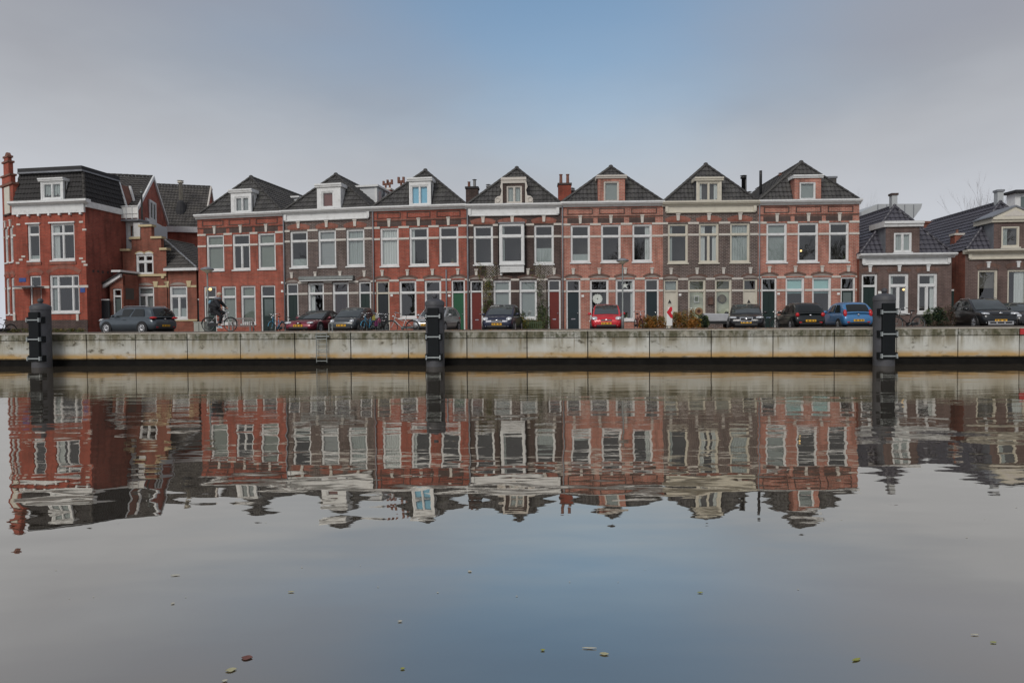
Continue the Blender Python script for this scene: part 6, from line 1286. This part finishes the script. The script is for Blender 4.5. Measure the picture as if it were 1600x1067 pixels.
shrub('front_garden_plant', 'green planting in front of the low window with grey blinds', 831, 38.6, 1.5, 0.85, [(LG,0.9),(LOL,0.2)], 10, 1200, 0.045)
shrub('front_garden_plant', 'grey green bush beside the right oxblood door', 849, 39.3, 0.9, 1.5, [(LG,0.5),(LD,0.4)], 12, 900, 0.05)
for k, (px, ww_) in enumerate(((12,1.0),(30,1.2),(85,1.2),(102,1.3),(122,1.0))):
    shrub('verge_plant', ['low straggly weeds by the bicycle at the far left', 'low weeds below the blue street name plate', 'low weeds right of the left mooring post', 'low weeds under the big ground floor window', 'low weeds at the right corner of the corner house'][k], px, 40.6, ww_, 0.45, [(LG,0.6),(LOL,0.35)], 20+k, 420, 0.045, 'weeds along the corner house')
# little green fence round the front garden
x, y = at_street(829, 37.4); t = thing('garden_fence', 'low green picket fence right of the navy hatchback', 'fence', (x, y, GZ), R(-2)); fm_ = mat('green_fence_paint', (0.06,0.09,0.04), 0.6)
for k in range(12): MB().box(-0.62+0.11*k,-0.57+0.11*k,0,0.02,0.02,0.62).build('picket', fm_, t)
for zz in (0.15,0.5): MB().box(-0.64,0.68,0.021,0.05,zz,zz+0.05).build('rail', fm_, t)
# climbers and trellis on the dark house with the oriel
def climber(label, px0, px1, py0, py1, mats, seed, n):
    rn = random.Random(seed); h = H4; x0, zt = h.loc(px0, py0); x1, zb = h.loc(px1, py1); zb = max(0.12, zb)
    t = thing('climbing_plant', label, 'climber', h.A, h.th, 'climbers on the dark house')
    mb = MB()
    for k in range(3):
        x = rn.uniform(x0, x1); pts = [(x, -0.05, zb)]
        while pts[-1][2] < zt-0.2: pts.append((min(x1, max(x0, pts[-1][0]+rn.uniform(-0.12,0.12))), -0.06, pts[-1][2]+0.3))
        mb.path(pts, 0.012, 5)
    mb.build('stem', M['stem'], t)
    for lm, fr in mats:
        mb = MB()
        for k in range(14): leaves(mb, (rn.uniform(x0,x1), -0.10, rn.uniform(zb,zt)), (0.22,0.07,0.30), int(n*fr/14), 0.05, rn)
        mb.build('foliage', lm, t, raw=True)
def trellis(label, px0, px1, py0, py1):
    h = H4; x0, zt = h.loc(px0, py0); x1, zb = h.loc(px1, py1); t = thing('trellis', label, 'trellis', h.A, h.th, 'white trellises on the dark house'); s_ = 0.16; W2 = x1-x0; H2_ = zt-zb
    k = -H2_
    while k < W2:
        for sg in (1, -1):
            a = max(0, k); b = min(W2, k+H2_)
            if b > a+0.02:
                if sg > 0: p, q = (x0+a, zb+(a-k)), (x0+b, zb+(b-k))
                else: p, q = (x1-a, zb+(a-k)), (x1-b, zb+(b-k))
                MB().tube((p[0],-0.03-0.006*sg,p[1]),(q[0],-0.03-0.006*sg,q[1]),0.011,n=4).build('lath', M['stone'], t)
        k += s_
climber('climber with yellow flowers between the left oxblood door and window', 755.5, 770, 438, 505, [(LG,0.6),(LOL,0.3),(LY,0.10)], 51, 900)
climber('sparse climber under the left upper window of the dark house', 745, 778, 412, 436, [(LG,0.4),(LOL,0.4)], 52, 340)
climber('sparse climber under the right upper window of the dark house', 826, 852, 413, 436, [(LG,0.4),(LOL,0.3)], 53, 260)
climber('dark climber between the right window and right oxblood door', 840.5, 855, 440, 505, [(LG,0.5),(LD,0.5)], 54, 600)
trellis('white trellis beside the left ground floor window of the dark house', 755.5, 770, 432, 470); trellis('white trellis beside the right oxblood door', 840.5, 854.5, 430, 500); trellis('white trellis under the right upper window of the dark house', 836, 866, 415.5, 431); trellis('white trellis left of the oriel under the upper window', 760, 781, 415, 432)
# ------------------------------------------------------------------ bare trees behind
def bare_tree(label, px, Y, top, seed, spread=0.5, thick=0.12):
    rn = random.Random(seed); p = at(px, 400, Y); hgt = at(px, top, Y).z-GZ; t = thing('bare_tree', label, 'tree', (p.x, p.y, GZ), 0, 'bare trees behind the houses'); tk, br = MB(), MB()
    tk.tube((0,0,0),(0,0,hgt*0.5),thick,thick*0.7,8)
    def grow(a, d, L, r, lv):
        b = a + d*L; br.tube(a, b, r, r*0.6, 5)
        if lv == 0: return
        for k in range(rn.choice((2,3,3))):
            nd = (d + Vector((rn.uniform(-1,1)*spread, rn.uniform(-1,1)*spread, rn.uniform(-0.1,0.5)))).normalized(); grow(a + d*L*rn.uniform(0.5,1.0), nd, L*rn.uniform(0.55,0.8), r*0.6, lv-1)
    for k in range(6): grow(Vector((0,0,hgt*rn.uniform(0.35,0.5))), Vector((rn.uniform(-1,1)*spread, rn.uniform(-1,1)*spread, 1)).normalized(), hgt*0.24, thick*0.45, 4)
    tk.build('trunk', M['stem'], t, smooth=True); br.build('crown', M['twig'], t, raw=True)
bare_tree('bare tree behind the tall row, left of the pale hall', 1337, 110, 298, 61, 0.35, 0.07); bare_tree('slender bare tree behind the far right roof', 1531, 95, 297, 62, 0.3, 0.07); bare_tree('bare tree with spreading twigs beside the white rear house', 1583, 95, 290, 63, 0.5, 0.07)
# ------------------------------------------------------------------ things seen in the windows
def in_window(h, px, py, yo): x, z = h.loc(px, py, yo); return T(0,0,0), x, z
x, z = H5.loc(933.5, 467, 0.24); t = thing('paper_lantern', 'round white paper star hanging in a ground floor window above the red car', 'lantern', (H5.mi.inverted() @ Vector((x, 0.24, z))), H5.th); wp = mat('white_paper', (0.85,0.85,0.80), 0.8, 0.1, 8)
for k in range(16):
    a = 2*math.pi*k/16; MB().prism([(0.04*math.cos(a-0.3),0.04*math.sin(a-0.3)),(0.30*math.cos(a-0.18),0.30*math.sin(a-0.18)),(0.33*math.cos(a),0.33*math.sin(a)),(0.30*math.cos(a+0.18),0.30*math.sin(a+0.18)),(0.04*math.cos(a+0.3),0.04*math.sin(a+0.3))], -0.02-0.002*(k % 2), 0.02).build('petal', wp, t)
x, z = H5.loc(976.5, 446, 0.32); t = thing('paper_star', 'white five-pointed star hanging in the upper part of a ground floor window', 'star', (H5.mi.inverted() @ Vector((x, 0.32, z))), H5.th)
pts = [((0.27 if k % 2 == 0 else 0.09)*math.sin(math.pi*k/5), (0.27 if k % 2 == 0 else 0.09)*math.cos(math.pi*k/5)) for k in range(10)]
for k in range(0,10,2): MB().prism([(0,0), pts[k-1], pts[k], pts[(k+1) % 10]], -0.03, 0.03).build('star_point', wp, t)
x, z = H6.loc(1088, 467.5, 0.8); t = thing('framed_picture', 'framed picture on the pale wall seen through the left ground floor window', 'picture', (H6.mi.inverted() @ Vector((x, 0.8, z))), H6.th); MB().box(-0.17,0.17,-0.03,0,-0.23,0.23).build('frame', M['plate_white'], t); MB().box(-0.10,0.10,-0.035,-0.031,-0.14,0.16).build('print', mat('green_print', (0.14,0.17,0.08), 0.7, 0.5, 5.0), t)
x, z = H6.loc(1128, 467, 0.8); t = thing('round_mirror', 'round ornamental mirror on the wall seen through the right ground floor window', 'mirror', (H6.mi.inverted() @ Vector((x, 0.8, z))), H6.th); MB().torus((0,0,0),0.24,0.05,24,8).build('frame', mat('bronze_frame', (0.12,0.09,0.05), 0.5, 0.4, 9.0), t, smooth=True); MB().lathe([(0.2,-0.02),(0.2,0.0)],(0,0,0),24,'Y').build('glass', mat('brown_mirror', (0.22,0.17,0.10), 0.4, 0.5, 6.0), t)
LAMP = emit_mat('warm_lamp_glow', (1.0,0.62,0.22), 2.2)
def lit_lamp(h, px, py, yo, r, label, name='window_lamp'):
    x, z = h.loc(px, py, yo); t = thing(name, label, 'lamp', (h.mi.inverted() @ Vector((x, yo, z))), h.th); MB().ell((0,0,0),(r,r,r),10,8).build('bulb', LAMP, t, smooth=True); MB().lathe([(r*0.4,r*0.8),(r*0.5,r*1.5),(0.01,r*1.6)],n=10).build('fitting', M['black_metal'], t)
lit_lamp(H1, 328.5, 452, 0.32, 0.10, 'glowing lamp behind the fanlight of the leftmost door of the row'); lit_lamp(H7, 1251.5, 392, 0.5, 0.06, 'small glowing lamp in the middle upper window of the right end house'); lit_lamp(H8, 1412, 452.5, 0.5, 0.07, 'small glowing lamp in the left window of the low house')
# ------------------------------------------------------------------ leaves on the water and the quay
def water_leaf(px, py, L, w, rz, m, label, curl=0.002):
    p = on_level(px, py, 0.0); mb = MB(); n = 6
    for i in range(n+1):
        t_ = i/n; hw_ = w*math.sin(math.pi*min(0.98, max(0.02, t_)))*0.5; x = (t_-0.5)*L
        mb.v += [(x,-hw_,0.004+curl*abs(t_-0.5)*2),(x,0,0.003),(x,hw_,0.004+curl*abs(t_-0.5)*2)]
    for i in range(n):
        for j in range(2): mb.f.append((3*i+j,3*i+j+1,3*i+j+4,3*i+j+3))
    o = mb.build('floating_leaf', m, None, T(p.x, p.y, 0, R(rz)), raw=True); tag(o, label, 'leaf', 'leaves floating on the canal')
PL = mat('pale_dead_leaf', (0.42,0.40,0.24), 0.7, 0.2, 20); GL = mat('yellow_green_leaf', (0.30,0.32,0.07), 0.6, 0.2, 20); RL = mat('red_brown_leaf', (0.17,0.07,0.055), 0.7, 0.2, 20); WL = mat('bleached_leaf', (0.50,0.48,0.38), 0.7, 0.2, 20)
for a in ((361,1047,0.075,0.06,20,PL,'pale leaf below the red brown leaf at lower left'),(386,1028,0.085,0.07,0,RL,'red brown leaf floating at lower left'),(351,1064,0.04,0.03,10,WL,'small bleached leaf at the bottom edge, lower left'),(629,1045,0.035,0.03,0,GL,'round yellow green leaf at the bottom left of centre'),(921,1013,0.11,0.022,-4,WL,'thin pale stalk floating at lower centre'),(944,1022,0.07,0.045,-10,PL,'curled pale leaf just below the thin stalk'),(848,1016,0.035,0.03,0,GL,'tiny green leaf left of the thin pale stalk'),(1338,1031,0.09,0.03,25,GL,'long yellow green leaf at lower right'),(625,971,0.04,0.03,0,WL,'small bleached leaf right of the canal middle'),(734,893,0.045,0.04,-30,WL,'small bleached leaf at the centre of the water'),(455,925,0.06,0.03,0,PL,'flat pale leaf left of centre on the water'),(274,899,0.09,0.03,5,WL,'small bleached twig leaf far left on the water'),(1523,992,0.06,0.02,-5,WL,'thin bleached leaf far right on the water'),(1094,926,0.05,0.03,0,GL,'tiny green leaf right of centre on the water'),(1552,1004,0.05,0.025,0,GL,'small green leaf furthest right on the water'),(270,943,0.035,0.03,0,WL,'tiny white leaf below the far left twig leaf')): water_leaf(a[0],a[1],a[2]*0.6,a[3]*0.6,*a[4:])
def litter():
    rn = random.Random(77); mb = MB()
    for c, n, sx in (((730),260,3.0),((1180),260,2.0),((480),120,3.0)):
        s_ = wall_s(c)
        for _ in range(n):
            p = QW @ Vector((s_+rn.gauss(0,sx*0.5), 0.5+abs(rn.gauss(0,3.0)), QZ-0.002)); a = rn.uniform(0,6.28); r = rn.uniform(0.03,0.07); z = p.z+rn.uniform(0.002,0.02)
            mb.face([(p.x+r*math.cos(a+q),p.y+r*0.6*math.sin(a+q),z+0.01*(q > 2)) for q in (0,1.57,3.14,4.71)])
    o = mb.build('fallen_leaves', leaf_mat('fallen_leaf', (0.26,0.13,0.045)), raw=True); tag(o, 'brown autumn leaves scattered on the promenade', kind='stuff')
litter()

def specks():
    rn = random.Random(9); mb = MB()
    for k in range(60):
        y = 3.5 + 9*rn.random()**1.3; p = Vector((rn.uniform(-0.8,0.8)*y, y, 0.003)); r = rn.uniform(0.003,0.008)*(0.6+y*0.09); a = rn.uniform(0,6.28)
        mb.face([(p.x+r*math.cos(a+q), p.y+r*0.7*math.sin(a+q), p.z) for q in (0,1.3,2.7,4.2,5.3)])
    tag(mb.build('floating_specks', WL, raw=True), 'tiny pale specks drifting on the water', kind='stuff')
specks()
# pots on window sills
def sill_pot(h, px, py, yo, col, flower, label, r=0.07):
    x, z = h.loc(px, py, yo); t = thing('potted_plant', label, 'plant', (h.mi.inverted() @ Vector((x, yo, z))), h.th); MB().lathe([(r*0.7,0),(r,0.13),(r*0.85,0.13)], n=12).build('pot', mat('glazed_pot', col, 0.4, 0.1, 6.0), t, smooth=True)
    rn = random.Random(int(px)); mb = MB(); leaves(mb, (0,0,0.24), (0.10,0.05,0.12), 40, 0.05, rn); mb.build('foliage', LG, t, raw=True)
    if flower: mb = MB(); leaves(mb, (0,0,0.36), (0.12,0.04,0.12), 30, 0.035, rn); mb.build('flower', M['plate_white'], t, raw=True)
sill_pot(H4, 819, 496, 0.19, (0.5,0.5,0.5), True, 'white flowering pot plant in the right grey-blind window', 0.06)
sill_pot(H4, 827, 496, 0.19, (0.5,0.5,0.5), True, 'second white flowering pot plant, further right in the same window', 0.06)
sill_pot(H5, 979, 499, 0.24, (0.7,0.7,0.68), False, 'white pot on the sill of the window with the paper star')
sill_pot(H3, 707, 413, 0.26, (0.32,0.15,0.06), False, 'brown planter in the right upper window of the house with the green door', 0.12)
sill_pot(H7, 1320, 408, 0.26, (0.2,0.2,0.2), False, 'dark pot plant in the right upper window of the right end house', 0.08)
